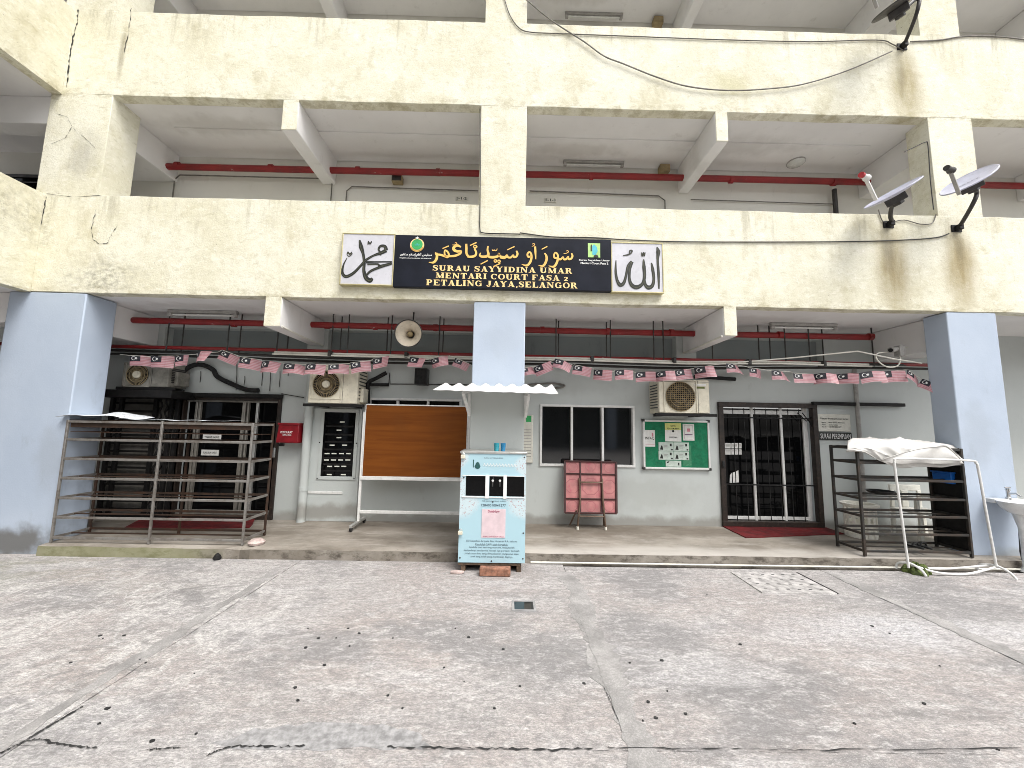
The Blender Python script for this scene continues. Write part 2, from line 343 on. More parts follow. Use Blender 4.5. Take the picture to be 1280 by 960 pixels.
def scratched(name, c, rust, rough=0.45, metal=0.6, amt=0.6):
    m = NT(name)
    k = m.mix(m.ramp(m.noise(6, 8, 0.7), 0.45, 0.62, 0, amt), c, rust)
    k = m.mix(m.ramp(m.noise(40, 5, 0.7), 0.55, 0.7, 0, 0.5), k, tuple(q * 0.5 for q in c))
    m.bump(m.noise(90, 4), 0.2, 0.002)
    return m.out(k, rough, metal)
def red_pipe():
    m = NT('red_pipe_paint')
    k = m.mix(m.ramp(m.noise(2.5, 6, 0.6), 0.35, 0.7), (0.25, 0.010, 0.011), (0.17, 0.009, 0.009))
    k = m.mix(m.ramp(m.noise(9, 8, 0.75, (0.5, 1, 1)), 0.63, 0.7, 0, 0.75), k, (0.42, 0.33, 0.3))
    return m.out(k, 0.5)
def floral():
    """pale blue print with a scatter of little flowers in the four corners of the front sheet"""
    m = NT('blue_print_vinyl')
    base = (0.385, 0.57, 0.64)
    c = base
    f = None
    for cx, cz, r in ((-0.37, -0.02, 0.26), (0.37, -0.02, 0.26), (-0.38, 0.42, 0.13), (0.37, 0.33, 0.15)):
        b = m.blob((cx, 0, cz + 0.72), (r, 9, r), 0.35, 9, 0.3); f = b if f is None else m.math('MAXIMUM', f, b)
    c = m.mix(m.math('MULTIPLY', f, 0.62), c, (0.62, 0.68, 0.70))
    v = m.vor(42)
    c = m.mix(m.math('MULTIPLY', f, m.ramp(v, 0.34, 0.2, 0, 0.85)), c, (0.42, 0.27, 0.27))
    v2 = m.vor(85)
    c = m.mix(m.math('MULTIPLY', f, m.ramp(v2, 0.22, 0.12, 0, 0.9)), c, (0.16, 0.16, 0.2))
    return m.out(c, 0.3, 0, 0.5)

M = dict(
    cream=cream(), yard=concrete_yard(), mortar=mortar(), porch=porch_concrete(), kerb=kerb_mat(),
    blue=wall_paint('pale_blue_column_paint', (0.385, 0.45, 0.545), (0.445, 0.51, 0.60), (0.23, 0.25, 0.28),
                    blobs=(((-5.9, 0, 0.10), (0.7, 9, 0.26), (0.15, 0.15, 0.145), 0.95), ((-5.6, 0, 1.1), (0.25, 9, 0.5), (0.30, 0.33, 0.37), 0.4), ((6.0, 0, 1.6), (0.3, 9, 0.6), (0.32, 0.36, 0.41), 0.4), ((-.1, 0, 2.7), (0.3, 9, 0.3), (0.36, 0.41, 0.48), 0.4), ((6.3, 0, 0.1), (0.5, 9, 0.15), (0.25, 0.26, 0.25), 0.6))),
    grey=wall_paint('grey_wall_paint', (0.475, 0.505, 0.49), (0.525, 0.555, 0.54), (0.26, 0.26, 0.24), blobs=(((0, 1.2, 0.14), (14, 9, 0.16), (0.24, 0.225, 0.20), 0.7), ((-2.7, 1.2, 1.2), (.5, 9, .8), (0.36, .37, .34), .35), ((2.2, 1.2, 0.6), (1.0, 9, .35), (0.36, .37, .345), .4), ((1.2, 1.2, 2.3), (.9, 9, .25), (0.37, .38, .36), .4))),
    recess=wall_paint('recessed_panel_slate', (0.23, 0.26, 0.26), (0.27, 0.30, 0.30), (0.1, 0.1, 0.1)),  # recessed panels get a darker grey than the wall around them
    ceil=wall_paint('ceiling_limewash', (0.70, 0.69, 0.68), (0.78, 0.77, 0.76), (0.42, 0.40, 0.37), blobs=(((-4.4, .5, 5.98), (1.2, .25, 9), (0.5, .48, .45), .5), ((3.5, .6, 3.2), (1.5, .3, 9), (0.52, .5, .48), .5), ((1.0, .8, 5.98), (1.0, .2, 9), (0.5, .48, .45), .5))),
    corridor=wall_paint('corridor_limewash', (0.66, 0.65, 0.60), (0.72, 0.71, 0.66), (0.36, 0.33, 0.27)),
    dark=wall_paint('dark_interior_wall', (0.06, 0.062, 0.062), (0.09, 0.092, 0.092), (0.06, 0.06, 0.06)),  # near-black colour puts the darkness of the interiors into these walls
    red=red_pipe(), ply=plywood(), floral=floral(),
    white=simple('white_gloss_paint', (0.72, 0.72, 0.70), 0.4, var=0.05, dirt=((0.35, 0.32, 0.27), 0.35)),
    ivory=simple('ivory_sheet_metal', (0.66, 0.62, 0.50), 0.45, var=0.06, dirt=((0.30, 0.26, 0.18), 0.4)),
    alu=simple('brushed_aluminium', (0.52, 0.52, 0.50), 0.4, 0.6, var=0.08, dirt=((0.22, 0.2, 0.18), 0.4)),
    black=simple('black_metal', (0.010, 0.0095, 0.0095), 0.6, var=0.2, dirt=((0.03, 0.026, 0.022), 0.4), spec=0.25),
    blackplastic=simple('black_plastic', (0.012, 0.012, 0.013), 0.4, var=0.2),
    foam=simple('black_pipe_foam', (0.009, 0.009, 0.009), 0.9, var=0.3, bump=0.4),
    brown=simple('dark_brown_metal', (0.022, 0.014, 0.010), 0.55, var=0.25, dirt=((0.09, 0.06, 0.04), 0.5)),
    glass=simple('dark_tinted_glass', (0.003, 0.0032, 0.0035), 0.05, var=0.1, spec=0.16),
    glassgrey=simple('grey_tinted_glass', (0.008, 0.009, 0.0095), 0.05, var=0.1, spec=0.9),
    rack=scratched('galvanised_rack_metal', (0.26, 0.25, 0.235), (0.12, 0.095, 0.075), 0.45, 0.4),
    rackdark=scratched('dark_rack_metal', (0.035, 0.034, 0.032), (0.075, 0.05, 0.035), 0.45, 0.4),
    rust=scratched('rusty_sheet_metal', (0.04, 0.024, 0.016), (0.075, 0.032, 0.016), 0.7, 0.2),
    rod=simple('rod_steel', (0.045, 0.042, 0.04), 0.5, 0.4, var=0.2),
    navy=simple('navy_sign_vinyl', (0.011, 0.013, 0.021), 0.4, var=0.15, scale=3, spec=0.15),
    gold=simple('gold_letter_print', (0.80, 0.50, 0.13), 0.35, var=0.08, scale=5),
    palegold=simple('pale_gold_letter_print', (0.85, 0.62, 0.28), 0.35, var=0.05),
    silver=simple('silver_panel_vinyl', (0.56, 0.56, 0.60), 0.3, var=0.06, scale=3),
    goldtrim=simple('brass_trim', (0.50, 0.45, 0.25), 0.45, 0.2, var=0.1),
    ink=simple('black_ink', (0.012, 0.014, 0.010), 0.5, var=0.1),
    inkolive=simple('olive_ink', (0.12, 0.12, 0.06), 0.5, var=0.1),
    whiteprint=simple('white_print', (0.78, 0.78, 0.76), 0.5, var=0.03),
    paper=simple('white_paper', (0.74, 0.74, 0.71), 0.7, var=0.05, scale=20),
    clear=simple('clouded_plastic_sleeve', (0.52, 0.60, 0.54), 0.3, var=0.08, scale=20),
    yellowpaper=simple('yellow_paper', (0.66, 0.70, 0.24), 0.7, var=0.05),
    pinkprint=simple('pink_print', (0.60, 0.24, 0.28), 0.6, var=0.1),
    green=simple('green_felt', (0.006, 0.165, 0.075), 0.9, var=0.12, scale=14, bump=0.3, bscale=200),
    greenprint=simple('green_print', (0.03, 0.36, 0.10), 0.5, var=0.1),
    lime=simple('lime_print', (0.42, 0.68, 0.22), 0.5, var=0.1),
    cyan=simple('cyan_print', (0.08, 0.50, 0.62), 0.5, var=0.1),
    redgloss=simple('red_box_paint', (0.235, 0.007, 0.014), 0.35, var=0.12),
    mat=simple('red_carpet_pile', (0.125, 0.004, 0.006), 0.95, var=0.25, scale=6, bump=0.6, bscale=160),
    flagred=simple('faded_red_plastic_flag', (0.46, 0.20, 0.225), 0.5, var=0.1),
    flagwhite=simple('faded_white_plastic_flag', (0.54, 0.34, 0.365), 0.5, var=0.06),
    flagblue=simple('navy_plastic_flag', (0.015, 0.014, 0.022), 0.5, var=0.1),
    tarp=simple('white_tarpaulin', (0.56, 0.55, 0.525), 0.5, var=0.05, dirt=((0.42, 0.38, 0.31), 0.3)),
    film=simple('milky_plastic_film', (0.72, 0.76, 0.80), 0.3, var=0.05),
    plastic=simple('white_plastic', (0.66, 0.65, 0.58), 0.4, var=0.06, dirt=((0.36, 0.33, 0.26), 0.3)),
    bluebox=simple('blue_plastic', (0.01, 0.13, 0.50), 0.35, var=0.1),
    turq=simple('turquoise_plastic', (0.03, 0.30, 0.38), 0.3, var=0.15),
    bluecup=simple('blue_plastic_cup', (0.02, 0.20, 0.40), 0.3, var=0.15),
    pinktop=simple('pink_laminate', (0.42, 0.165, 0.16), 0.5, var=0.15, scale=5, dirt=((0.42, 0.07, 0.11), 0.7)),
    maroon=simple('maroon_metal', (0.05, 0.013, 0.013), 0.45, var=0.2),
    bronze=scratched('worn_bronze_tube', (0.15, 0.105, 0.075), (0.08, 0.04, 0.025), 0.4, 0.5),
    wood=simple('weathered_wood', (0.13, 0.085, 0.055), 0.8, var=0.3, scale=12, bump=0.3),
    brick=simple('red_clay_brick', (0.29, 0.135, 0.085), 0.9, var=0.25, scale=20, bump=0.6, dirt=((0.34, 0.29, 0.25), 0.6)),
    rubble=simple('pinkish_concrete_lump', (0.50, 0.40, 0.37), 0.9, var=0.15, scale=20, bump=0.6),
    cloth=simple('olive_green_cloth', (0.085, 0.115, 0.025), 0.95, var=0.3, scale=30, bump=0.6, bscale=150),
    ceramic=simple('white_ceramic', (0.72, 0.73, 0.73), 0.15, var=0.05, dirt=((0.42, 0.42, 0.38), 0.3)),
    chrome=simple('chrome', (0.55, 0.55, 0.55), 0.2, 1.0, var=0.05),
    dish=simple('dish_grey_paint', (0.50, 0.51, 0.62), 0.4, var=0.06, dirt=((0.3, 0.3, 0.33), 0.4)),
    darkgrey=simple('dark_grey_metal', (0.045, 0.042, 0.04), 0.5, 0.2, var=0.2),
    cable=simple('grey_cable', (0.17, 0.16, 0.14), 0.6, var=0.2),
    darkcable=simple('black_cable', (0.035, 0.033, 0.03), 0.6, var=0.2),
    tubeglass=simple('unlit_tube_glass', (0.66, 0.67, 0.64), 0.25, var=0.04),
    fixture=simple('lamp_fixture_grey', (0.34, 0.33, 0.31), 0.5, var=0.1, dirt=((0.12, 0.11, 0.1), 0.5)),
    hornmat=simple('cream_horn_paint', (0.60, 0.53, 0.42), 0.5, var=0.08, dirt=((0.30, 0.22, 0.14), 0.6)),
    tan=simple('tan_plastic', (0.30, 0.23, 0.12), 0.6, var=0.15),
    gum=simple('flattened_gum', (0.030, 0.030, 0.030), 0.8, var=0.3),
    moss=simple('damp_moss', (0.10, 0.12, 0.04), 0.95, var=0.3, scale=15, bump=0.5),
    dullalu=simple('dull_aluminium', (0.27, 0.255, 0.225), 0.5, 0.4, var=0.1, dirt=((0.1, 0.09, 0.08), 0.5)),
    whiteplastic=simple('bright_white_plastic', (0.84, 0.825, 0.75), 0.4, var=0.04, dirt=((0.45, 0.41, 0.33), 0.25)),
    shadowed=simple('shadowed_sheet_metal', (0.23, 0.22, 0.19), 0.7, var=0.15, dirt=((0.10, 0.09, 0.07), 0.6)),  # deep shade is put into this dark base colour; the blotches are dirt
    labelprint=simple('label_strip_print', (0.74, 0.76, 0.68), 0.5, var=0.03),
)

# ---------------------------------------------------------------- lettering
def text_mb(body, cx, cz, width, height, Y, font_offset=0.0, mb=None, m=0, left=False):
    """built-in font, flat, scaled to width x height, facing -Y at depth Y"""
    cu = bpy.data.curves.new('tmp', 'FONT'); cu.body = body; cu.align_x = 'LEFT'; cu.offset = font_offset; cu.resolution_u = 3
    o = bpy.data.objects.new('tmp', cu); COL.objects.link(o)
    dg = bpy.context.evaluated_depsgraph_get(); me = bpy.data.meshes.new_from_object(o.evaluated_get(dg))
    vs = [v.co.copy() for v in me.vertices]; fs = [tuple(p.vertices) for p in me.polygons]
    bpy.data.objects.remove(o); bpy.data.curves.remove(cu); bpy.data.meshes.remove(me)
    mb = mb or MB()
    if not vs: return mb
    x0, x1 = min(v.x for v in vs), max(v.x for v in vs); y0, y1 = min(v.y for v in vs), max(v.y for v in vs)
    sx = width / (x1 - x0); sz = height / (y1 - y0) if height else sx
    ox = cx if left else cx - width / 2
    return mb.add([(ox + (v.x - x0) * sx, Y, cz + (v.y - (y0 + y1) / 2) * sz) for v in vs], fs, m)

def arcp(cx, cy, rx, ry, a0, a1, n=10):
    return [(cx + rx * cos(radians(a0 + (a1 - a0) * i / n)), cy + ry * sin(radians(a0 + (a1 - a0) * i / n))) for i in range(n + 1)]
def bowl(cx, cy, rx, ry, a0, a1, thin=0.09, thick=0.24, n=12):
    pts = arcp(cx, cy, rx, ry, a0, a1, n)
    ws = [thin + (thick - thin) * abs(cos(radians(a0 + (a1 - a0) * i / n))) for i in range(n + 1)]
    return pts, ws
ST, TH = 0.30, 0.13
def vstem(x, y0=0, y1=1, w=ST): return ([(x, y0), (x, y1)], w)
def hbar(x0, x1, y, w=TH): return ([(x0, y), (x1, y)], w)
def feet(x, w=0.46, top=True, bot=True):
    r = []
    if bot: r.append(hbar(x - w / 2, x + w / 2, 0.04, 0.08))
    if top: r.append(hbar(x - w / 2, x + w / 2, 0.96, 0.08))
    return r
G = {
 'S': (0.86, [([(.70, .78), (.60, .92), (.40, .95), (.20, .88), (.17, .70), (.36, .57), (.56, .46), (.68, .32), (.62, .12), (.42, .05), (.22, .09), (.12, .28)], [.06, .08, .1, .18, .24, .26, .26, .24, .18, .1, .08, .06]), vstem(.74, .66, .99, .07), vstem(.09, .01, .34, .07)]),
 'U': (1.08, [vstem(.26, .3, 1), bowl(.54, .34, .28, .29, 180, 360), vstem(.82, .3, 1, .12)] + feet(.26, .46, True, False) + feet(.82, .36, True, False)),
 'R': (1.06, [vstem(.26), bowl(.48, .74, .24, .21, -90, 90), hbar(.26, .5, .53), hbar(.26, .5, .95), ([(.5, .52), (.72, .3), (.86, .04)], [.16, .24, .2]), hbar(.78, 1.02, .04, .08)] + feet(.26)),
 'A': (1.06, [([(.2, .02), (.5, .98)], .10), ([(.5, .98), (.82, .02)], .26), hbar(.3, .68, .3)] + feet(.2, .34, False, True) + feet(.82, .44, False, True)),
 'Y': (1.02, [([(.2, .98), (.5, .46)], .25), ([(.5, .46), (.82, .98)], .11), vstem(.51, 0, .5)] + feet(.2, .42, True, False) + feet(.83, .34, True, False) + feet(.51, .46, False, True)),
 'I': (0.56, [vstem(.28)] + feet(.28, .5)),
 'D': (1.06, [vstem(.26), bowl(.44, .5, .42, .45, -90, 90), hbar(.26, .46, .05), hbar(.26, .46, .95)] + feet(.26, .44)),
 'N': (1.12, [vstem(.2, 0, 1, .11), ([(.22, .96), (.88, .06)], .25), vstem(.9, 0, 1, .11)] + feet(.2, .36) + feet(.9, .34, True, False)),
 'M': (1.30, [vstem(.2, 0, 1, .11), ([(.24, .98), (.62, .04)], .24), ([(.62, .04), (1.0, .98)], .1), vstem(1.04, 0, 1)] + feet(.2, .34) + feet(1.04, .44)),
 'E': (0.98, [vstem(.26), hbar(.26, .86, .05), hbar(.26, .84, .95), hbar(.26, .6, .5), vstem(.86, 0, .3, .08), vstem(.84, .72, 1, .08), vstem(.62, .38, .62, .07)] + feet(.26, .44)),
 'F': (0.92, [vstem(.26), hbar(.26, .82, .95), hbar(.26, .6, .5), vstem(.82, .7, 1, .08), vstem(.6, .38, .62, .07)] + feet(.26, .46)),
 'T': (1.0, [vstem(.5), hbar(.08, .92, .95), vstem(.1, .68, 1, .08), vstem(.9, .68, 1, .08)] + feet(.5, .46, False, True)),
 'C': (1.0, [bowl(.52, .5, .36, .45, 45, 315), vstem(.86, .66, .98, .08)]),
 'G': (1.08, [bowl(.52, .5, .36, .45, 45, 330), vstem(.86, .68, .98, .08), vstem(.84, .04, .45, .22), hbar(.64, 1.0, .45, .08)]),
 'O': (1.06, [bowl(.53, .5, .38, .45, 0, 360, n=20)]),
 'P': (0.98, [vstem(.26), bowl(.48, .72, .28, .23, -90, 90), hbar(.26, .5, .49), hbar(.26, .5, .95)] + feet(.26)),
 'L': (0.92, [vstem(.26), hbar(.26, .84, .05), vstem(.84, 0, .32, .08)] + feet(.26)),
 'J': (0.82, [vstem(.5, .25, 1), ([(.5, .3), (.46, .1), (.3, .03), (.16, .1), (.14, .24)], [.25, .2, .1, .14, .2])] + feet(.5, .46, True, False)),
 '2': (0.74, [([(.14, .5), (.2, .62), (.36, .67), (.54, .58), (.5, .42), (.3, .22), (.12, .06)], [.12, .12, .1, .2, .22, .12, .06]), hbar(.1, .64, .07, .14)]),
 ',': (0.40, [([(.2, .14), (.24, .02), (.12, -.16)], [.2, .2, .05])]),
 ' ': (0.42, []),
}
def serif_text(mb, s, x0, x1, z0, z1, Y, m=0):
    tot = sum(G[c][0] + 0.06 for c in s); k = (x1 - x0) / tot; hz = z1 - z0; x = 0; d = 0
    for ch in s:
        gw, strokes = G[ch]
        for pts, ws in strokes:
            d = (d + 1) % 9
            big = len(pts) > 3
            # widths are given in glyph units; draw in glyph space and map
            f = lambda u, v, dd, X=x: (x0 + (X + u) * k, Y - dd, z0 + v * hz)
            P2 = smooth_pts(pts, 2) if (big and len(pts) < 13) else pts
            W2 = (smooth_w(ws, 2) if (big and len(pts) < 13) else ws) if isinstance(ws, list) else ws
            mb.ribbon(P2, W2, f, 0.0004 * d, m=m)
        x += gw + 0.06
    return mb

# ================================================================ the setting
D, W, PZ = 4.85, 6.05, 0.12          # facade plane, back wall plane, porch level
S1, T1, S2, T2, S3, T3 = 3.20, 4.53, 5.98, 7.26, 8.75, 10.05    # soffits and parapet tops
XL, XR = -6.15, 13.0

g = MB(); R_ = 600
g.add([(-R_, -R_, -0.03), (R_, -R_, -0.03), (R_, R_, -0.03), (-R_, R_, -0.03)], [(0, 1, 2, 3)])
ground = mk('ground', g, M['yard'], kind='structure')

# concrete slabs with worn, uneven edges; the joints between them are real gaps
rs = random.Random(3)
XJ = [-9.0, -2.36, 0.68, 3.66, 12.0]; YJ = [-4.5, -0.8, 2.09, 4.70]
def edge(p, q, amp, n, r):
    out = []
    for i in range(n):
        t = i / n; j = 0 if i == 0 else r.uniform(-amp, amp)
        dx, dy = q[0] - p[0], q[1] - p[1]; L = sqrt(dx * dx + dy * dy)
        out.append((p[0] + dx * t - dy / L * j, p[1] + dy * t + dx / L * j))
    return out
for i in range(len(XJ) - 1):
    for j in range(len(YJ) - 1):
        gl = 0.004 if i else 0; gr = 0.004 if i < 3 else 0
        a, b, c, d = XJ[i] + gl, XJ[i + 1] - gr, YJ[j] + 0.0015, YJ[j + 1] - (0.0015 if j < 2 else (0.085 if i > 1 else 0))
        poly = edge((a, c), (b, c), 0.006, 60, rs) + edge((b, c), (b, d), .006, 30, rs) + edge((b, d), (a, d), 0.0, 2, rs) + edge((a, d), (a, c), .006, 30, rs)
        mk('concrete_slab', MB().zprism(poly, -0.08, 0.0005 * ((i * 2 + j) % 3)), M['yard'], ground, smooth=False)
mk('kerb_shadow_slot', MB().box(.68, 12, 4.60, 4.71, -.06, -.022), simple('kerb_shadow_dark', (.05, .045, .04), .9), ground)  # added slot; its near-black strip stands in for shadow under the pipe
# mortar run over the joints
def strip(x, y0, y1, wl, wr, z, seed):
    r = random.Random(seed); n = 74
    L = [(x - wl * (0.55 + 0.6 * r.random() + .25 * sin(i * .35 + seed)), y0 + (y1 - y0) * i / n) for i in range(n + 1)]
    Q = [(x + wr * (0.55 + 0.6 * r.random() + .25 * sin(i * .27 + 2 * seed)), y0 + (y1 - y0) * i / n) for i in range(n + 1)]
    mk('mortar_strip', MB().zprism(Q + L[::-1], -0.03, z), M['mortar'], ground, smooth=False)
strip(-2.445, 1.0, 4.3, 0.05, 0.055, 0.004, 1)
strip(0.70, 1.2, 4.45, 0.10, 0.11, 0.003, 2); strip(0.66, 2.2, 3.6, 0.02, 0.02, 0.005, 6)
strip(3.70, 1.0, 4.55, 0.05, 0.10, 0.0035, 4)
# smooth repair patch by the front crack
pp = [flo(*q, 0.0) for q in ((262, 932), (318, 912), (400, 904), (470, 906), (520, 916), (538, 934), (480, 936), (330, 937))]
_r = random.Random(8); _q = []
for _i in range(len(pp)):
    for _k in range(6): _p = pp[_i].lerp(pp[(_i + 1) % len(pp)], _k / 6); _q.append(_p + Vector((_r.uniform(-.014, .014), _r.uniform(-.014, .014), 0)))
pp = _q
mk('repair_patch', MB().zprism([(p.x, p.y) for p in pp], -0.03, 0.0022), simple('smooth_patch_cement', (0.31, 0.307, 0.31), 0.9, var=0.2, scale=22, bump=0.5, dirt=((0.22, 0.215, 0.21), 0.5)), ground, smooth=False)
# open cracks along the front joint and beside the left joint, packed with dirt
def crack(pix, w0, seed):
    r = random.Random(seed); P_ = [flo(x, y, 0) for x, y in pix]; L = []; Q = []
    for i in range(len(P_) - 1):
        for k in range(8):
            p = P_[i].lerp(P_[i + 1], k / 8) + Vector((0, r.uniform(-.006, .006), 0)); ww = w0 * r.uniform(.15, 1.0) * (1 if r.random() > .12 else .1)
            d = (P_[i + 1] - P_[i]).normalized(); n_ = Vector((-d.y, d.x, 0)); L.append(p + n_ * ww); Q.append(p - n_ * ww)
    L.append(P_[-1]); Q.append(P_[-1] - Vector((0, .001, 0)))
    n = len(L); mk('crack', MB().add([(p.x, p.y, .0065) for p in Q + L], [(i, i + 1, n + i + 1, n + i) for i in range(n - 1)]), M['gum'], ground, smooth=False)
crack(((2, 942), (24, 931), (48, 917), (78, 899), (104, 884)), .010, 1)
crack(((28, 929), (48, 925), (66, 930), (92, 934), (122, 936)), .006, 2); crack(((184, 938), (204, 937), (226, 936)), .005, 3)
crack(((258, 946), (272, 940), (292, 934), (320, 934), (352, 935), (382, 933)), .008, 4)
crack(((484, 935), (520, 936), (566, 936), (600, 937), (640, 937), (690, 939), (742, 937)), .006, 5)
crack(((760, 936), (840, 937), (930, 937), (1030, 939), (1120, 938), (1276, 936)), .004, 6)
crack(((755, 860), (762, 876), (768, 890), (774, 904)), .003, 7)
# flattened gum and dark specks
sp = MB(); rg = random.Random(11)
spots = [(385, 786), (382, 810), (398, 798), (435, 786), (491, 798), (437, 808), (555, 835), (629, 812), (369, 860), (372, 876), (485, 870), (503, 886), (618, 886), (182, 829), (88, 829), (134, 886), (245, 918), (190, 927), (820, 898), (857, 893), (810, 878), (787, 829), (827, 826), (925, 806), (730, 855), (420, 798), (449, 792), (1155, 880), (1068, 905), (175, 825), (125, 795), (155, 795), (586, 797), (569, 786), (405, 832), (1090, 783), (1112, 792)]
for q in spots + [(rg.uniform(10, 1270), rg.uniform(735, 945)) for _ in range(10)]:
    p = flo(*q, 0); r = rg.uniform(0.008, 0.019) * (0.75 if q in spots else 0.45)
    k = [rg.uniform(0.7, 1.2) for _ in range(8)]
    sp.zprism([(p.x + r * k[a] * cos(a * pi / 4), p.y + r * 0.8 * k[a] * sin(a * pi / 4)) for a in range(8)], -0.002, 0.0062)
mk('gum_spots', sp, M['gum'], ground, kind='stuff', smooth=False)
# small floor drain let into the slab
dx0, dy0 = flo(643, 762, 0).x, flo(655, 763, 0).y; dx1, dy1 = flo(666, 754, 0).x, flo(655, 753, 0).y
fd = mk('floor_drain', MB().zprism([(dx0, dy0), (dx1, dy0), (dx1, dy1), (dx0, dy1)], -0.02, 0.006), M['glassgrey'], ground)
mk('drain_rim', MB().box(dx0 - .02, dx1 + .02, dy0 - .02, dy0, -.02, .009).box(dx0 - .02, dx1 + .02, dy1, dy1 + .02, -.02, .009).box(dx0 - .02, dx0, dy0, dy1, -.02, .009).box(dx1, dx1 + .02, dy0, dy1, -.02, .009), simple('drain_rim_cement', (0.3, 0.3, 0.3), 0.8), fd)

# porch floor with a worn kerb face
pf = MB(); n = 120; r = random.Random(5); ys = [4.70 + r.uniform(-.006, .008) for _ in range(n + 1)]; zs = [PZ + r.uniform(-.005, .003) for _ in range(n + 1)]
xs = [-5.43 + (13 + 5.43) * i / n for i in range(n + 1)]
for k in (int((-2.98 + 5.43) / (18.43 / n)),): ys[k] += 0.05; zs[k] -= 0.03
pf.add([(x, y, -0.05) for x, y in zip(xs, ys)] + [(x, y + 0.012, z - 0.012) for x, y, z in zip(xs, ys, zs)], [(i, i + 1, n + 2 + i, n + 1 + i) for i in range(n)], 1)
pf.add([(x, y + 0.012, z - 0.012) for x, y, z in zip(xs, ys, zs)] + [(x, 4.80, PZ) for x in xs] + [(x, W + .3, PZ) for x in xs], [(i, i + 1, n + 2 + i, n + 1 + i) for i in range(n)] + [(n + 1 + i, n + 2 + i, 2 * n + 3 + i, 2 * n + 2 + i) for i in range(n)], 0)
pf.box(-9, -5.44, 4.87, W + .3, -0.05, PZ)
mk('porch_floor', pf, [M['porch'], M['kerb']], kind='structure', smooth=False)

# ================================================================ the building
bld = thing('apartment_building', 'cream painted apartment block with open corridors above a grey shaded porch', 'building', BL)
# parapet bands, one per bay so that every length stands on its own columns
def jag(mb, x0, x1, y0, y1, z0, z1, seed):
    r = random.Random(seed); n = max(2, int((x1 - x0) / 0.3))
    xs = [x0 + (x1 - x0) * i / n for i in range(n + 1)]
    zb = [z0 + r.uniform(-.006, .006) for _ in xs]; zt = [z1 + r.uniform(-.006, .006) for _ in xs]; yf = [y0 + r.uniform(-.0008, .0008) for _ in xs]
    v = [(x, y, z) for x, y, z in zip(xs, yf, zb)] + [(x, y, z) for x, y, z in zip(xs, yf, zt)] + [(x, y1, z) for x, z in zip(xs, zt)] + [(x, y1, z) for x, z in zip(xs, zb)]
    m = n + 1; f = []
    for a in range(4):
        b = (a + 1) % 4
        f += [(a * m + i, a * m + i + 1, b * m + i + 1, b * m + i) for i in range(n)]
    f += [(0, m, 2 * m, 3 * m), (n, n + 3 * m, n + 2 * m, n + m)]
    mb.add(v, f)
    return mb
for k, (z0, z1) in enumerate(((S1, T1), (S2, T2), (S3, T3))):
    mk('parapet', jag(MB(), XL, 13, D, D + .14, z0, z1, k), M['cream'], bld, bevel=.006)
    mk('floor_slab', MB().box(-9, 13, D + .14, W + 3, z0 + .002, z0 + .13), M['ceil'], bld)
    # formwork step across the ceiling
    if k: mk('ceiling_step', MB().box(-5.1, 5.5, D + .55, W - .02, z0 - .018, z0 + .001), M['ceil'], bld)
# columns
CX = dict(a=(-6.42, -5.44, .40), b=(-0.46, .21, .32), c=(5.76, 6.42, .30), d=(11.9, 12.5, .3))
for k, (x0, x1, dp) in CX.items():
    mk('ground_floor_column', jag(MB(), x0, x1, D + .006, D + dp, -0.04, S1 - .003, ord(k)), M['blue'], bld, bevel=.012)
    for lv, (z0, z1) in enumerate(((T1, S2), (T2, S3))):
        s = 0.02 * (lv + 1)
        mk('upper_column', jag(MB(), x0 + (s if k != 'a' else .13), x1 - s, D + .0018, D + dp, z0 - .012, z1 + .012, ord(k) + lv), M['cream'], bld, bevel=.005)
    if k == 'b': mk('painted_band', MB().box(x0 - .003, x1 + .003, D - .0, D + dp + .003, -0.03, 2.10), M['grey'], bld, bevel=.004)
    # beam from the column back to the wall, on each level
    for z in (S1, S2, S3):
        mk('column_beam', MB().box(x0 + .12, x1 - .12, D + dp - .01, W, z - .46, z - .001), M['ceil'], bld, bevel=.01)
# cross beams, cream nose and limewashed sides
for x0, x1 in ((-3.15, -2.94), (2.80, 2.97), (8.6, 8.8)):
    for z, dz in ((S1, .39), (S2, .44), (S3, .44)):
        m_ = MB().box(x0, x1, D + .012, W, z - dz, z - .0015)
        b = mk('cross_beam', m_, [M['ceil'], M['cream']], bld, bevel=.014)
        mk('beam_nose', MB().box(x0 + .002, x1 - .002, D - .001, D + .012, z - dz + .003, z + .004), M['cream'], b, bevel=.006)

# ground floor back wall
HOLES = dict(
    door_left=rect4((226, 491), (352, 496), (214, 652), (343, 646), W),
    window_mid=rect4((461, 498), (577, 500), (457, 592), (573, 594), W),
    window_right=rect4((676, 506), (792, 508), (675, 581), (793, 584), W),
    door_right=rect4((899, 503), (1018, 509), (903, 657), (1027, 659), W))
H = {k: [a, b, max(c, PZ) if 'door' in k else c, d] for k, (a, b, c, d) in HOLES.items()}
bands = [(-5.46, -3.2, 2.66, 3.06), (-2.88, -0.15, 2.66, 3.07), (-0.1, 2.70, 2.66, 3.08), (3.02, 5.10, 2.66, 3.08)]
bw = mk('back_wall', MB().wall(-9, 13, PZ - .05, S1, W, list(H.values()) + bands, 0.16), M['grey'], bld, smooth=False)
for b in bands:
    mk('recessed_wall_panel', MB().box(b[0] - .01, b[1] + .01, W + .155, W + .2, b[2] - .01, b[3] + .01), M['recess'], bld)
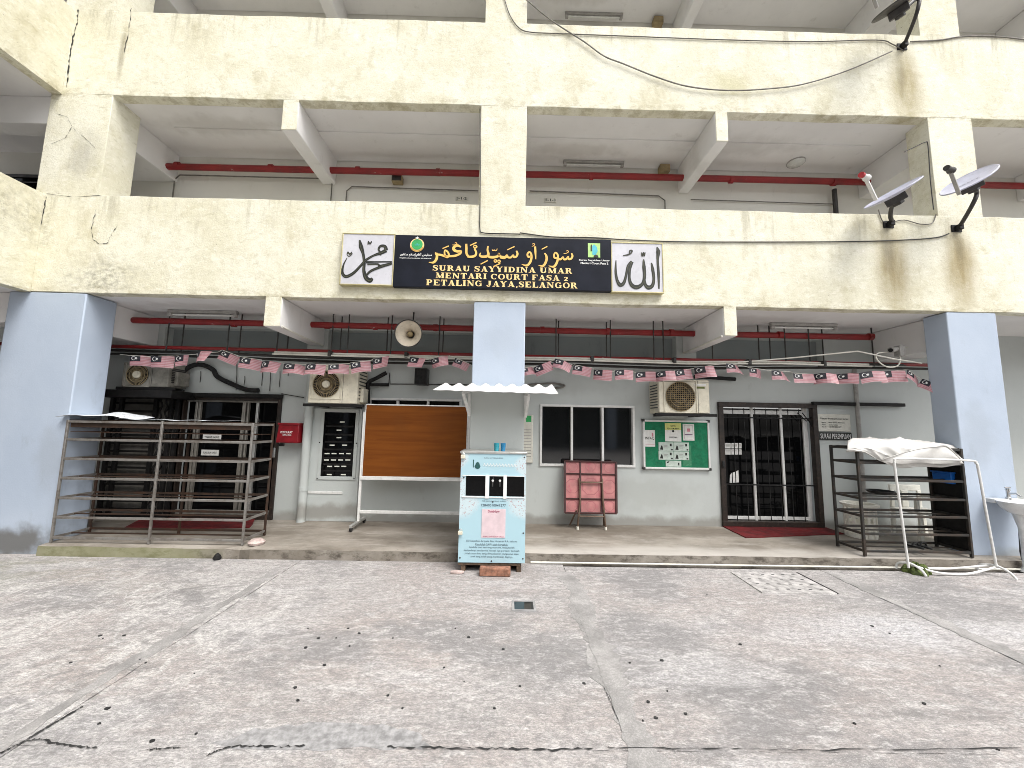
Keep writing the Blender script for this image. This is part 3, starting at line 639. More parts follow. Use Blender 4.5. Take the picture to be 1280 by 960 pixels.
# upper corridors' back walls
mk('corridor_wall', MB().wall(-9, 13, S1 + .13, S2, W, [], 0.1), M['corridor'], bld, smooth=False)
mk('corridor_wall', MB().wall(-9, 13, S2 + .13, S3, W, [], 0.1), M['corridor'], bld, smooth=False)
mk('corridor_wall', MB().wall(-9, 13, S3 + .13, S3 + 2.7, W, [], 0.1), M['corridor'], bld, smooth=False)
mk('roof', MB().box(-9, 13, D - .5, W + 3, S3 + 2.7, S3 + 2.95), M['ceil'], bld)
# the wing that runs forward on the left
for k, (z0, z1) in enumerate(((S1 - .004, T1 - .01), (S2 - .004, T2 - .01), (S3, T3))):
    mk('wing_parapet', MB().box(XL - .14, XL + .004, -3.0, D + .003, z0, z1), M['cream'], bld, bevel=.004)
    mk('wing_slab', MB().box(-9, XL - .14, -3.0, D + .14, z0 + .006, z0 + .13), M['ceil'], bld)
mk('wing_back_wall', MB().box(-8.95, -8.8, -3.0, D + .5, -0.05, 10), M['dark'], bld)
for z in (S1, S2):
    mk('wing_beam', MB().box(-8.8, XL, D + .05, D + .3, z - .4, z), M['ceil'], bld, bevel=.01)
mk('wing_column', MB().box(-6.75, -6.15, -3.0, -2.6, -.05, S3), M['blue'], bld)

# dark open cracks at the wing joint and round the corner column
def wall_crack(pix, w0, seed):
    r = random.Random(seed); P_ = [at(x, y, D - .004) for x, y in pix]; L = []; Q = []
    for i in range(len(P_) - 1):
        for k in range(7):
            p = P_[i].lerp(P_[i + 1], k / 7) + Vector((r.uniform(-.008, .008), 0, 0)); ww = w0 * r.uniform(.1, 1) * (1 if r.random() > .2 else .1)
            d = (P_[i + 1] - P_[i]).normalized(); n_ = Vector((-d.z, 0, d.x)); L.append(p + n_ * ww); Q.append(p - n_ * ww)
    L.append(P_[-1]); Q.append(P_[-1] + Vector((.001, 0, 0))); n = len(L)
    mk('crack', MB().add(L + Q, [(i, i + 1, n + i + 1, n + i) for i in range(n - 1)]), M['gum'], bld, smooth=False)
wall_crack(((98, 12), (96, 30), (91, 48), (88, 66), (85, 90), (83, 110)), .013, 1); wall_crack(((164, 10), (162, 30), (158, 52), (155, 66)), .007, 2)
wall_crack(((58, 246), (54, 268), (48, 290), (44, 318), (38, 342), (36, 358)), .009, 3); wall_crack(((120, 262), (114, 285), (115, 298), (124, 305), (134, 304), (140, 292), (147, 282)), .006, 4)
wall_crack(((58, 242), (90, 246), (128, 244)), .004, 5); wall_crack(((64, 180), (82, 172), (90, 158), (84, 146), (70, 142)), .004, 6); wall_crack(((92, 160), (108, 174), (120, 186)), .004, 7)
# the block across the yard, which the window panes mirror
ob = thing('facing_block', 'cream block across the yard, mirrored in the dark window panes', 'building', (0, -17, 0))
for k, (z0, z1) in enumerate(((S1, T1), (S2, T2), (S3, T3))):
    mk('parapet', MB().box(-16, 16, -17.15, -17, z0, z1), M['cream'], ob)
    mk('floor_slab', MB().box(-16, 16, -19.5, -17.15, z0, z0 + .13), M['ceil'], ob)
for x in (-15.5, -9.6, -3.9, 1.9, 7.6, 13.4):
    mk('column', MB().box(x, x + .7, -17.5, -17.02, -.05, S3), M['blue'], ob)
mk('back_wall', MB().box(-16, 16, -19.7, -19.5, -.05, S3), M['dark'], ob)

# ---- doors and windows, parts of the building
def frame_bars(mb, x0, x1, z0, z1, y0, y1, t, m=0):
    mb.box(x0, x1, y0, y1, z1 - t, z1, m); mb.box(x0, x1, y0, y1, z0, z0 + t, m)
    mb.box(x0, x0 + t, y0, y1, z0 + t, z1 - t, m); return mb.box(x1 - t, x1, y0, y1, z0 + t, z1 - t, m)
# louvred window upstairs; the lower one is added to darken an opening
for zz0, zz1 in ((S1 + .2, S2 - .42), (.9, 2.35)):
    lw = mk('dark_louvre_infill', frame_bars(MB(), -8.6, -6.5, zz0, zz1, W - .05, W - .004, .05), M['darkgrey'], bld)
    mk('pane', MB().box(-8.56, -6.54, W - .03, W - .012, zz0 + .03, zz1 - .03), M['glass'], lw)
    n_ = int((zz1 - zz0) / .13)
    for k in range(n_):
        z_ = zz0 + .08 + k * .13; mk('louvre_blade', MB().bar((-8.55, W - .05, z_), (-6.55, W - .05, z_), .07, .008, up=(0, -.7, .7)), M['glassgrey'], lw)
def window(h, divs, nm='window', gl='glass', fr='white', t=.035):
    x0, x1, z0, z1 = h
    wn = mk(nm, frame_bars(MB(), x0 - .01, x1 + .01, z0 - .01, z1 + .01, W - .025, W + .07, t), M[fr], bld, bevel=.004)
    e = [x0 + (x1 - x0) * q for q in (0, *divs, 1)]
    for i in range(len(e) - 1):
        mk('pane', MB().box(e[i] + .005, e[i + 1] - .005, W + .055 + .004 * (i % 2), W + .062 + .004 * (i % 2), z0 + .02, z1 - .02), M[gl], wn)
        if i: mk('mullion', MB().box(e[i] - .018, e[i] + .018, W - .012, W + .065, z0 + t - .01, z1 - t + .01), M[fr], wn, bevel=.003)
    return wn
wr = window(H['window_right'], (.335, .665), gl='glassgrey')
# the panes are opaque near-black glass
x0, x1, z0, z1 = H['window_right']
window(H['window_mid'], (.31, .64))
# right door: brown frame, sliding glass leaves and a burglar grille
x0, x1, z0, z1 = H['door_right']
dr = mk('sliding_door', frame_bars(MB(), x0 - .02, x1 + .02, z0, z1 + .03, W - .04, W + .05, .075), M['brown'], bld, bevel=.004, label='sliding glass door with brown frame and burglar bars')
ex = [x0 + .075, x0 + .075 + (x1 - x0 - .15) * .36, x0 + .075 + (x1 - x0 - .15) * .70, x1 - .075]
for i in range(3):
    mk('glass_panel', MB().box(ex[i], ex[i + 1], W + .1, W + .108, z0 + .06, z1 - .06), M['glass'], dr)
for i, xx in enumerate((ex[1], ex[2], ex[3] - .045)):
    mk('stile', MB().box(xx - .019, xx + .019 + (.03 if i == 2 else 0), W + .07, W + .098, z0 + .05, z1 - .04), M['white'], dr, bevel=.004)
mk('door_rail', MB().box(ex[0], ex[3], W + .072, W + .096, z1 - .075 - .075, z1 - .085), M['white'], dr, bevel=.004)
mk('door_rail', MB().box(ex[0], ex[3], W + .072, W + .096, z0 + .08, z0 + .13), M['white'], dr, bevel=.004)
nb = 8
for i in range(1, nb):
    xx = x0 + .06 + (x1 - x0 - .12) * i / nb
    mk('grille_bar', MB().tube([(xx, W + .02, z0 + .06), (xx, W + .02, z1 - .06)], .006, 6), M['foam'], dr)
for zz in (z0 + .62, z0 + 1.66):
    mk('grille_rail', MB().box(x0 + .06, x1 - .06, W + .008, W + .016, zz - .01, zz + .01), M['foam'], dr)
sc_ = at(1010, 528, W)
for k in (-1, 1):
    mk('grille_scroll', MB().tube([(sc_.x - .12 + k * .04, W + .004, sc_.z + .15), (sc_.x + .02 * k, W + .004, sc_.z + .02), (sc_.x + .08, W + .004, sc_.z - .1 * k)], .008, 6), M['black'], dr)
mk('door_handle', MB().box(x0 - .005, x0 + .03, W - .075, W - .038, 1.02, 1.12), M['blackplastic'], dr, bevel=.006)
# left door: aluminium sliding leaves under a dark lintel rail
x0, x1, z0, z1 = H['door_left']
dl = mk('sliding_door', frame_bars(MB(), x0, x1, z0 + .0, z1 - .03, W - .03, W + .06, .055), M['brown'], bld, bevel=.004, label='aluminium framed sliding door behind the shoe rack')
xa, xb, xc = at(300, 560, W).x, at(312, 560, W).x, at(242, 560, W).x
mk('glass_panel', MB().box(x0 + .06, xa, W + .08, W + .088, z0 + .1, z1 - .1), M['glass'], dl)
mk('glass_panel', MB().box(xa, x1 - .06, W + .12, W + .128, z0 + .1, z1 - .1), M['glass'], dl)
for xx, wd, mm in ((xc - .05, .035, 'dullalu'), (xc, .035, 'dullalu'), (xa - .02, .05, 'dullalu'), (xa + .045, .025, 'dullalu'), (xb + .04, .035, 'alu')):
    mk('stile', MB().box(xx - wd / 2, xx + wd / 2, W + .03, W + .075, z0 + .09, z1 - .1), M[mm], dl, bevel=.005)
mk('door_rail', MB().box(x0 + .05, x1 - .06, W + .025, W + .07, z1 - .115, z1 - .085), M['dullalu'], dl, bevel=.004)
mk('door_rail', MB().box(x0 + .05, x1 - .06, W + .025, W + .07, z0 + .055, z0 + .12), M['dullalu'], dl, bevel=.004)
mk('lintel_rail', MB().box(x0 - .06, x1 + .03, W - .09, W - .032, z1 - .045, z1 + .015), M['black'], dl, bevel=.006)
mk('door_handle', MB().box(x1 - .05, x1 - .015, W - .07, W - .028, 1.05, 1.2), M['chrome'], dl, bevel=.006)

# security gate left of that door
gx0, gx1, gz0, gz1 = rect4((142, 487), (224, 489), (122, 652), (214, 652), W - .06)
gate = thing('security_gate', 'black folding security gate with flat bars left of the sliding door', 'gate', (gx0, W - .06, PZ))
gz0 = PZ + .02
mk('backing_sheet', MB().box(gx0, gx1, W - .03, W - .012, gz0, gz1), simple('grey_shutter_sheet', (0.17, 0.16, 0.145), .7), gate)
mk('gate_frame', frame_bars(MB(), gx0, gx1, gz0, gz1, W - .10, W - .05, .05), M['black'], gate, bevel=.004)
nbar = 15
gm = gx0 + (gx1 - gx0) * .66
bar0 = None
for i in range(nbar):
    zz = gz0 + .12 + (gz1 - gz0 - .2) * i / (nbar - 1)
    if bar0 is None: bar0 = mk('flat_bar', MB().box(gx0 + .05, gm - .03, W - .085, W - .065, zz - .016, zz + .016), M['black'], gate)
    else: dup_child(bar0, gate, (0, 0, zz - (gz0 + .12)))
for xx in (gx0 + .17, gm, gx1 - .12):
    mk('gate_post', MB().box(xx - .025, xx + .025, W - .105, W - .06, gz0 + .05, gz1 - .05), M['black'], gate, bevel=.003)
for i in range(3):
    xx = gm + .07 + i * .085; rr = random.Random(i)
    pts = [(xx + .02 * sin(q * 1.6 + i), W - .075, gz0 + .06 + (gz1 - gz0 - .12) * q / 40) for q in range(41)]
    mk('twisted_bar', MB().tube(pts, [.012 + .008 * (1 if q % 5 == 0 else 0) for q in range(41)], 6), M['black'], gate)

# ================================================================ pipes under the soffits
def pipe(name, pts, r, mat, label, cat='pipe', n=10, sm=0):
    P_ = smooth_pts(pts, sm) if sm else pts
    o = mk(name, MB().tube(P_, r, n), mat, base=pts[0]); return tag(o, label, cat)
zu = 3.04
up = pipe('sprinkler_pipe', [(-5.62, 5.62, zu + .01), (-1.6, 5.64, zu), (1.4, 5.66, zu - .005), (5.5, 5.66, zu - .005)], .046, M['red'], 'thick red sprinkler pipe running close under the porch ceiling')
for x in (-5.6, -4.1, -3.4, -2.72, -2.0, -1.1, .5, 1.5, 2.45, 3.2, 4.1, 5.48):
    mk('pipe_coupling', MB().lathe([(.054, -.03), (.054, .03)], (x, 5.645, zu), (1, 0, 0), 12), M['red'], up)
lo = pipe('sprinkler_pipe', [(-7.5, 5.66, 2.665), (-1.6, 5.7, 2.655), (0.6, 5.72, 2.645), (7.5, 5.75, 2.64)], .026, M['red'], 'thin red sprinkler pipe hung on steel rods below the beams')
rod0 = None
for px_ in (209, 228, 285, 300, 347, 360, 415, 426, 435, 484, 489, 549, 554, 695, 698, 758, 763, 817, 829, 885, 890, 948, 962, 981, 1011, 1028, 1090):
    yy = 5.60 if px_ % 2 else 5.72
    p = at(px_, 425, yy)
    if abs(p.x + 3.05) < .11 or abs(p.x - 2.88) < .1: continue
    if rod0 is None:
        rod0 = mk('hanger_rod', MB().tube([(p.x, yy, 2.60), (p.x, yy, S1 + .01)], .009, 6), M['rod'], lo); rx, ry = p.x, yy
    else: dup_child(rod0, lo, (p.x - rx, yy - ry, 0))
wc = thing('conduit', 'white plastic conduit pair running along below the thin red pipe', 'conduit', (0, 5.6, 2.6))
for dy, dz, r in ((5.55, 2.60, .016), (5.50, 2.565, .012)):
    mk('conduit_tube', MB().tube([(-3.4, dy, dz), (-1.0, dy + .02, dz - .012), (1.0, dy, dz), (2.6, dy, dz - .02), (4.0, dy, dz + .01), (5.3, dy - .03, dz - .01)], r, 8), M['plastic'], wc)
for x in (-2.6, -1.5, 1.2, 2.4, 3.5, 4.6):
    mk('conduit_clip', MB().box(x, x + .04, 5.47, 5.59, 2.55, 2.63), M['rod'], wc, bevel=.004)
pipe('conduit', [(3.35, 5.5, 2.58), (4.2, 5.42, 2.66), (4.95, 5.3, 2.74), (5.35, 5.2, 2.62), (5.7, 5.16, 2.56)], .010, M['plastic'], 'white conduit bending down towards the right hand column by the camera', 'conduit')
for k, (y_, z_) in enumerate(((5.8, 2.60), (5.9, 2.56))):
    pipe('cable_bundle', [(-6.4, y_, z_ + .03), (-4.4, y_ - .05, z_), (-2.2, y_, z_ - .03), (0.5, y_, z_), (2.6, y_, z_ - .02), (5.0, y_ - .1, z_ + .02), (7, y_, z_ + .05)], .02, M['darkcable'],
         ('dark cable bundle sagging behind the white conduit, nearer one', 'dark cable bundle sagging behind the white conduit, against the wall')[k], 'cable', sm=4)
for k, (xb, lb) in enumerate(((-2.925, 'white conduit along the lower edge of the left cross beam'), (2.785, 'white conduit along the lower edge of the right cross beam'))):
    pipe('conduit', [(xb, D + .03, S1 - .385), (xb, D + .6, S1 - .40), (xb + .0, W - .05, S1 - .40)], .013, M['plastic'], lb, 'conduit')
# level one corridor pipe
p1 = pipe('sprinkler_pipe', [(-5.75, 5.86, 5.66), (-1.8, 5.86, 5.67), (1.45, 5.86, 5.69), (8.5, 5.86, 5.70)], .05, M['red'], 'thick red pipe along the first floor corridor wall')
for x in (-5.4, -3.9, -2.5, -1.2, 1.3, 3.6, 5.3): mk('pipe_coupling', MB().lathe([(.058, -.03), (.058, .03)], (x, 5.86, 5.68), (1, 0, 0), 12), M['red'], p1)
def loop(x0, x1, zb, zt, y=W - .03, r=.012):
    return [(x0, y, zb), (x0, y, zt - .08), (x0 + .08, y, zt), (x1 - .08, y, zt), (x1, y, zt - .08), (x1, y, zb)]
a = at(218, 245, W); b = at(415, 245, W)
pipe('conduit', loop(a.x, b.x, 5.0, at(300, 222, W).z), .0095, M['cable'], 'grey conduit loop on the first floor wall, far left bay', 'conduit')
a = at(434, 245, W); b = at(598, 245, W)
pipe('conduit', [(a.x, W - .03, 5.0), (a.x, W - .03, 5.42), (a.x + .08, W - .03, 5.5), (b.x, W - .03, 5.48)], .0095, M['cable'], 'grey conduit on the first floor wall left of the centre column', 'conduit')
a = at(662, 232, W); b = at(830, 245, W)
pipe('conduit', [(a.x, W - .03, 5.50), (b.x - .1, W - .03, 5.47), (b.x, W - .03, 5.39), (b.x, W - .03, 5.0)], .0095, M['cable'], 'grey conduit on the first floor wall right of the centre column', 'conduit')
a = at(862, 238, W); b = at(1040, 242, W)
pipe('conduit', [(a.x, W - .03, 5.42), (b.x, W - .03, 5.40)], .008, M['cable'], 'thin grey conduit on the first floor wall behind the right beam', 'conduit')
p = at(1043, 240, W - .1)
tag(mk('vent_pipe', MB().tube([(p.x, W - .1, S1 + .13), (p.x, W - .1, at(1043, 237, W - .1).z)], .035, 10), M['darkgrey'], base=(p.x, W - .1, S1 + .13)), 'short dark upright pipe standing in the first floor corridor', 'pipe')

# ---- tube lights
def tube_light(px, py, z, half, label):
    p = flo(px, py, z - .05); y = min(p.y, W - .12)
    t = thing('tube_light', label, 'tube light', (p.x, y, z), 'fluorescent tube lights')
    mk('batten', MB().box(p.x - half, p.x + half, y - .03, y + .03, z - .045, z - .001), M['fixture'], t, bevel=.006)
    mk('tube', MB().tube([(p.x - half + .05, y, z - .07), (p.x + half - .05, y, z - .07)], .014, 8), M['tubeglass'], t)
    for s in (-1, 1): mk('end_cap', MB().box(p.x + s * (half - .03) - .025, p.x + s * (half - .03) + .025, y - .025, y + .025, z - .095, z - .046), M['fixture'], t, bevel=.005)
    return t
t0 = tube_light(742, 205, S2 - .018, .5, 'unlit tube light on the first floor corridor ceiling')
for (px, py, z, lb) in ((742, 22, S3 - .018, 'unlit tube light on the second floor corridor ceiling'), (275, 400, S1, 'unlit tube light on the porch ceiling at the left end'), (990, 413, S1, 'unlit tube light on the porch ceiling right of the right beam')):
    p = flo(px, py, z - .05); dup(t0, (p.x, min(p.y, 5.55 if z == S1 else W - .14), z), lb)
p = at(992, 222, 5.85)
lampc = thing('ceiling_lamp', 'round white dome lamp on the first floor corridor ceiling', 'ceiling lamp', (p.x, 5.78, S2 - .018))
mk('lamp_base', MB().lathe([(.13, -.02), (.13, 0)], (p.x, 5.78, S2 - .018), n=24), M['fixture'], lampc)
mk('lamp_dome', MB().lathe([(.02, -.06), (.07, -.055), (.11, -.04), (.125, -.02)], (p.x, 5.78, S2 - .018), n=24), M['tubeglass'], lampc)
for px, py, Y, z, lb, mt in ((497, 225, W - .06, None, 'brown junction box on the first floor wall under the red pipe', 'tan'), (830, 212, W - .1, None, 'tan junction box on the first floor beside the right beam', 'tan'), (822, 28, W - .1, None, 'tan junction box on the second floor corridor ceiling', 'tan')):
    p = at(px, py, Y)
    jb = thing('junction_box', lb, 'junction box', (p.x, Y, p.z)); 
    mk('box_body', MB().box(p.x - .085, p.x + .085, Y - .06, Y + .06, p.z - .06, p.z + .06), M[mt], jb, bevel=.012)
    mk('box_lid', MB().box(p.x - .075, p.x + .075, Y - .07, Y - .059, p.z - .05, p.z + .05), M['darkgrey'] if py == 225 else M[mt], jb, bevel=.006)
for px, py, s, lb in ((577, 248, '5-1-2', 'small unit number plate reading 5-1-2'), (688, 250, '5-1-3', 'small unit number plate reading 5-1-3')):
    p = at(px, py, W - .02)
    np_ = mk('number_plate', MB().box(p.x - .1, p.x + .1, W - .02, W - .002, p.z - .035, p.z + .035), M['plastic'], base=(p.x, W, p.z), bevel=.004); tag(np_, lb, 'number plate')
    mk('lettering', text_mb(s, p.x, p.z, .17, .045, W - .023, .02), M['ink'], np_, smooth=False)

# ================================================================ the name boards on the parapet
YS = D - .075
def pm(sx, sy, ox, oy):                     # zoomed-photo coordinates -> point on the board face
    def f(u, v, d):
        p = at(ox + u / sx, oy + v / sy, YS - .006); return (p.x, p.y - d, p.z)
    return f
def strokes(mb, fn, lst, m=0, wk=1.0):
    for k, (pts, ws) in enumerate(lst):
        n = 5; P2 = smooth_pts(pts, n) if len(pts) > 2 else pts
        W2 = (smooth_w(ws, n) if len(pts) > 2 else ws) if isinstance(ws, list) else ws
        W2 = [q * wk for q in W2] if isinstance(W2, list) else W2 * wk
        mb.ribbon(P2, W2, fn, 0.0004 * (k % 8 + 1), m=m)
    return mb
x0, x1, z0, z1 = rect4((494, 292), (764, 301), (491, 357), (764, 365), YS)
sg = thing('signboard', 'long navy signboard with gold Arabic and Latin lettering on the parapet', 'sign', ((x0 + x1) / 2, D, z0))
mk('board', MB().box(x0, x1, YS, D - .002, z0, z1), M['navy'], sg, bevel=.004)
fA = pm(12.8, 12.8, 525, 292); fB = pm(12.19, 12.2, 620, 295)
# umar
AR1 = [([(655, 215), (600, 190), (545, 215), (545, 260), (600, 285), (655, 280), (640, 320), (560, 355), (470, 362), (420, 368)], [22, 40, 44, 46, 40, 30, 34, 38, 32, 34]),
       ([(430, 372), (395, 330), (400, 268), (440, 290), (462, 340), (440, 378), (395, 362), (330, 340), (258, 330), (250, 300)], [30, 26, 26, 28, 30, 32, 34, 34, 30, 14]),
       ([(258, 310), (272, 350), (262, 410), (215, 462), (140, 458)], [36, 40, 42, 36, 6]),
       ([(360, 240), (460, 198)], [16, 20]), ([(515, 182), (560, 180), (590, 160), (575, 145), (555, 155)], [8, 12, 14, 10, 8]),
       # sayyidina
       ([(740, 165), (742, 230), (745, 320), (775, 368)], [34, 38, 36, 36]), ([(760, 368), (830, 372), (885, 350), (898, 300), (870, 240)], [32, 38, 36, 34, 26]),
       ([(850, 210), (880, 190), (910, 212), (880, 234), (855, 214)], [14, 20, 22, 20, 12]), ([(800, 190), (905, 142)], [16, 20]),
       ([(1090, 200), (1080, 260), (1095, 330), (1060, 365), (990, 368), (955, 345), (975, 305)], [20, 30, 40, 42, 38, 30, 8]),
       ([(1085, 345), (1110, 372), (1180, 378), (1250, 360), (1262, 320), (1278, 360), (1330, 376), (1390, 372)], [30, 40, 42, 36, 30, 34, 36, 36]),
       ([(970, 490), (1085, 430)], [16, 20]), ([(1155, 255), (1165, 275), (1190, 262), (1200, 275), (1225, 268), (1235, 240)], [10, 14, 14, 14, 14, 10]),
       ([(1180, 435), (1205, 418), (1228, 440), (1204, 460), (1182, 438)], [12, 18, 20, 18, 12]), ([(1240, 445), (1262, 425), (1286, 446), (1262, 466), (1242, 448)], [12, 18, 20, 18, 12]), ([(1170, 530), (1285, 478)], [16, 20])]
AR2 = [([(60, 325), (130, 335), (165, 290), (185, 325), (230, 325), (262, 290), (275, 322), (310, 312), (328, 270), (310, 225)], [30, 34, 22, 30, 30, 22, 30, 30, 32, 24]),
       ([(172, 212), (282, 160)], [14, 18]),
       ([(540, 300), (495, 320), (478, 280), (505, 245), (535, 270), (540, 330), (520, 400), (470, 450), (390, 432)], [22, 30, 28, 26, 28, 34, 36, 34, 5]),
       ([(595, 160), (600, 240), (606, 355)], [32, 32, 12]), ([(545, 158), (570, 152), (590, 130), (570, 115), (552, 128)], [8, 10, 12, 10, 8]),
       ([(740, 262), (768, 310), (765, 380), (720, 455), (645, 448)], [20, 34, 38, 36, 5]), ([(695, 205), (782, 160)], [14, 18]),
       ([(930, 340), (890, 330), (885, 285), (910, 255), (940, 290), (940, 360), (915, 430), (875, 470), (800, 455)], [26, 30, 26, 24, 28, 34, 36, 34, 5]),
       ([(925, 345), (985, 355), (1020, 320), (1035, 355), (1075, 350), (1098, 312), (1110, 352), (1145, 345), (1165, 305), (1150, 262)], [28, 32, 20, 30, 30, 20, 30, 30, 30, 22]),
       ([(1030, 268), (1075, 262), (1105, 240), (1090, 222), (1070, 232)], [8, 10, 12, 10, 8])]
mk('arabic_lettering', strokes(strokes(MB(), fA, AR1), fB, AR2), M['gold'], sg, smooth=False)
ll = MB()
for s, xa, xb, yt, yb in (('SURAU SAYYIDINA UMAR', 540.5, 716, 333.2, 340.6), ('MENTARI COURT FASA 2', 544.5, 711, 342.3, 349.8), ('PETALING JAYA,SELANGOR', 532.5, 722.5, 351.2, 359.0)):
    a = at(xa, (yt + yb) / 2, YS); b = at(xb, (yt + yb) / 2 + .6, YS); hh = (at(630, yt, YS).z - at(630, yb, YS).z) * .92; zc = at((xa + xb) / 2, (yt + yb) / 2, YS).z
    serif_text(ll, s, a.x, b.x, zc - hh / 2, zc + hh / 2, YS - .003)
mk('latin_lettering', ll, M['palegold'], sg, smooth=False)
c = at(521.5, 306.5, YS)
def disc(mb, x, z, r, y, n=24, m=0): return mb.add([(x + r * cos(2 * pi * k / n), y, z + r * sin(2 * pi * k / n)) for k in range(n)], [tuple(range(n))], m)
em = mk('crest', disc(MB(), c.x, c.z, .092, YS - .003), M['palegold'], sg, smooth=False)
mk('crest_field', disc(MB(), c.x, c.z + .008, .072, YS - .006), M['greenprint'], em, smooth=False)
wr_ = MB()
for k in range(18):
    a = radians(200 + k * 140 / 17); wr_.add([(c.x + .083 * cos(a) + .012 * cos(a + q), YS - .009, c.z + .083 * sin(a) + .012 * sin(a + q)) for q in (0, 1.6, 3.1, 4.7)], [(0, 1, 2, 3)])
mk('crest_wreath', wr_, M['gold'], em, smooth=False)
mk('crest_star', MB().add([(c.x + (.026 if k % 2 == 0 else .01) * sin(k * pi / 5), YS - .012, c.z + .092 + (.026 if k % 2 == 0 else .01) * cos(k * pi / 5)) for k in range(10)], [tuple(range(10))]), M['whiteprint'], em, smooth=False)
mk('crest_script', text_mb('\ufeaa\ufef4\ufedf\ufe8e\ufe92\ufecb', c.x, c.z + .005, .07, .035, YS - .009, .02), M['cyan'], em, smooth=False)
jawi = ''.join(reversed('\ufee3\ufea0\ufee0\ufef4\ufeb2 \ufe83\ufed4\ufe8e\ufee1 \ufe87\ufeb3\ufefc\ufee1 \ufeb3\ufefc\ufee7\ufeed\ufead'))
p = at(520, 318.5, YS); mk('jawi_lettering', text_mb(jawi, p.x, p.z, .41, .055, YS - .003, .03), M['whiteprint'], sg, smooth=False)
p = at(519.5, 323, YS); mk('small_lettering', text_mb('MAJLIS AGAMA ISLAM SELANGOR', p.x, p.z, .41, .016, YS - .003, .02), M['whiteprint'], sg, smooth=False)
a = at(734.8, 304, YS); b = at(750.2, 322, YS)
lg = mk('logo', MB().add([(a.x, YS - .003, b.z), (b.x, YS - .003, b.z), (b.x, YS - .003, a.z), (a.x, YS - .003, a.z)], [(0, 1, 2, 3)]), M['lime'], sg, smooth=False)
ww, hh = b.x - a.x, a.z - b.z
def lp(u, v, d=0): return (a.x + u * ww, YS - .005 - d, b.z + v * hh)
mk('logo_field', MB().add([lp(.36, .2), lp(.62, .14), lp(.8, .45), (lp(.72, .75)), lp(.5, .92), lp(.36, .8)], [tuple(range(6))]), M['cyan'], lg, smooth=False)
mk('logo_tower', MB().add([lp(.22, .42, .002), lp(.33, .42, .002), lp(.33, .82, .002), lp(.28, .92, .002), lp(.22, .82, .002)], [tuple(range(5))]).add([lp(.46, 0, .002), *[lp(.65 + .2 * cos(q * pi / 8), .0 + .19 * sin(q * pi / 8), .002) for q in range(8, -1, -1)]], [tuple(range(10))]), M['ink'], lg, smooth=False)
lt = MB(); p = at(742.8, 325.7, YS); text_mb('Surau Sayyidina Umar', p.x, p.z, .40, .028, YS - .003, .02, lt); p = at(743, 329.2, YS); text_mb('Mentari Court Fasa 2', p.x, p.z, .36, .028, YS - .003, .02, lt)
mk('small_lettering', lt, M['whiteprint'], sg, smooth=False)

def callig(c4, label, sts, s, o):
    x0, x1, z0, z1 = rect4(*c4, YS)
    t = thing('calligraphy_panel', label, 'sign', ((x0 + x1) / 2, D, z0), 'calligraphy panels beside the signboard')
    mk('panel', MB().box(x0 + .012, x1 - .012, YS + .004, D - .002, z0 + .012, z1 - .012), M['silver'], t)
    mk('edge_trim', frame_bars(MB(), x0, x1, z0, z1, YS - .004, D - .004, .015), M['goldtrim'], t, bevel=.004)
    f = pm(s, s, *o)
    mk('calligraphy', strokes(MB(), lambda u, v, d: (f(u, v, d)[0], f(u, v, d)[1] + .008, f(u, v, d)[2]), sts, wk=1.45), M['ink'], t, smooth=False)
    # raised highlight along the strokes
    thin = [([(u - 2, v + 3) for u, v in p_], [max(1.0, q * .12) for q in (w_ if isinstance(w_, list) else [w_] * len(p_))]) for p_, w_ in sts if len(p_) > 3]
    mk('calligraphy_highlight', strokes(MB(), lambda u, v, d: (f(u, v, d)[0], f(u, v, d)[1] + .004, f(u, v, d)[2]), thin), M['inkolive'], t, smooth=False)
callig(((428, 291), (494, 292), (424, 356), (491, 357)), 'white calligraphy panel left of the navy signboard, strokes crossing in the middle',
       [([(195, 112), (205, 160), (220, 210), (228, 270), (225, 330), (240, 380), (268, 400), (286, 384)], [8, 22, 14, 14, 16, 22, 24, 12]),
        ([(105, 240), (80, 290), (72, 345), (98, 372), (150, 348), (200, 298), (240, 255), (295, 222), (345, 205), (385, 185)], [3, 8, 14, 16, 14, 12, 12, 10, 16, 20]),
        ([(385, 185), (375, 158), (345, 155), (330, 178), (342, 202), (345, 222)], [18, 16, 12, 10, 10, 6]),
        ([(240, 270), (300, 268), (425, 267)], [12, 7, 6]), ([(250, 285), (325, 284), (335, 297), (378, 288), (425, 278)], [8, 8, 12, 10, 12]),
        ([(420, 282), (350, 302), (280, 330), (245, 362), (238, 388)], [10, 12, 12, 10, 8]),
        ([(255, 145), (258, 122), (270, 140), (280, 120)], [5, 5, 5, 5]), ([(257, 135), (282, 130)], [4, 4]),
        ([(105, 215), (112, 196), (125, 215), (138, 196)], [5, 5, 5, 5]), ([(106, 206), (142, 208), (120, 228), (108, 218)], [4, 4, 4, 4])], 5.69, (415, 280))
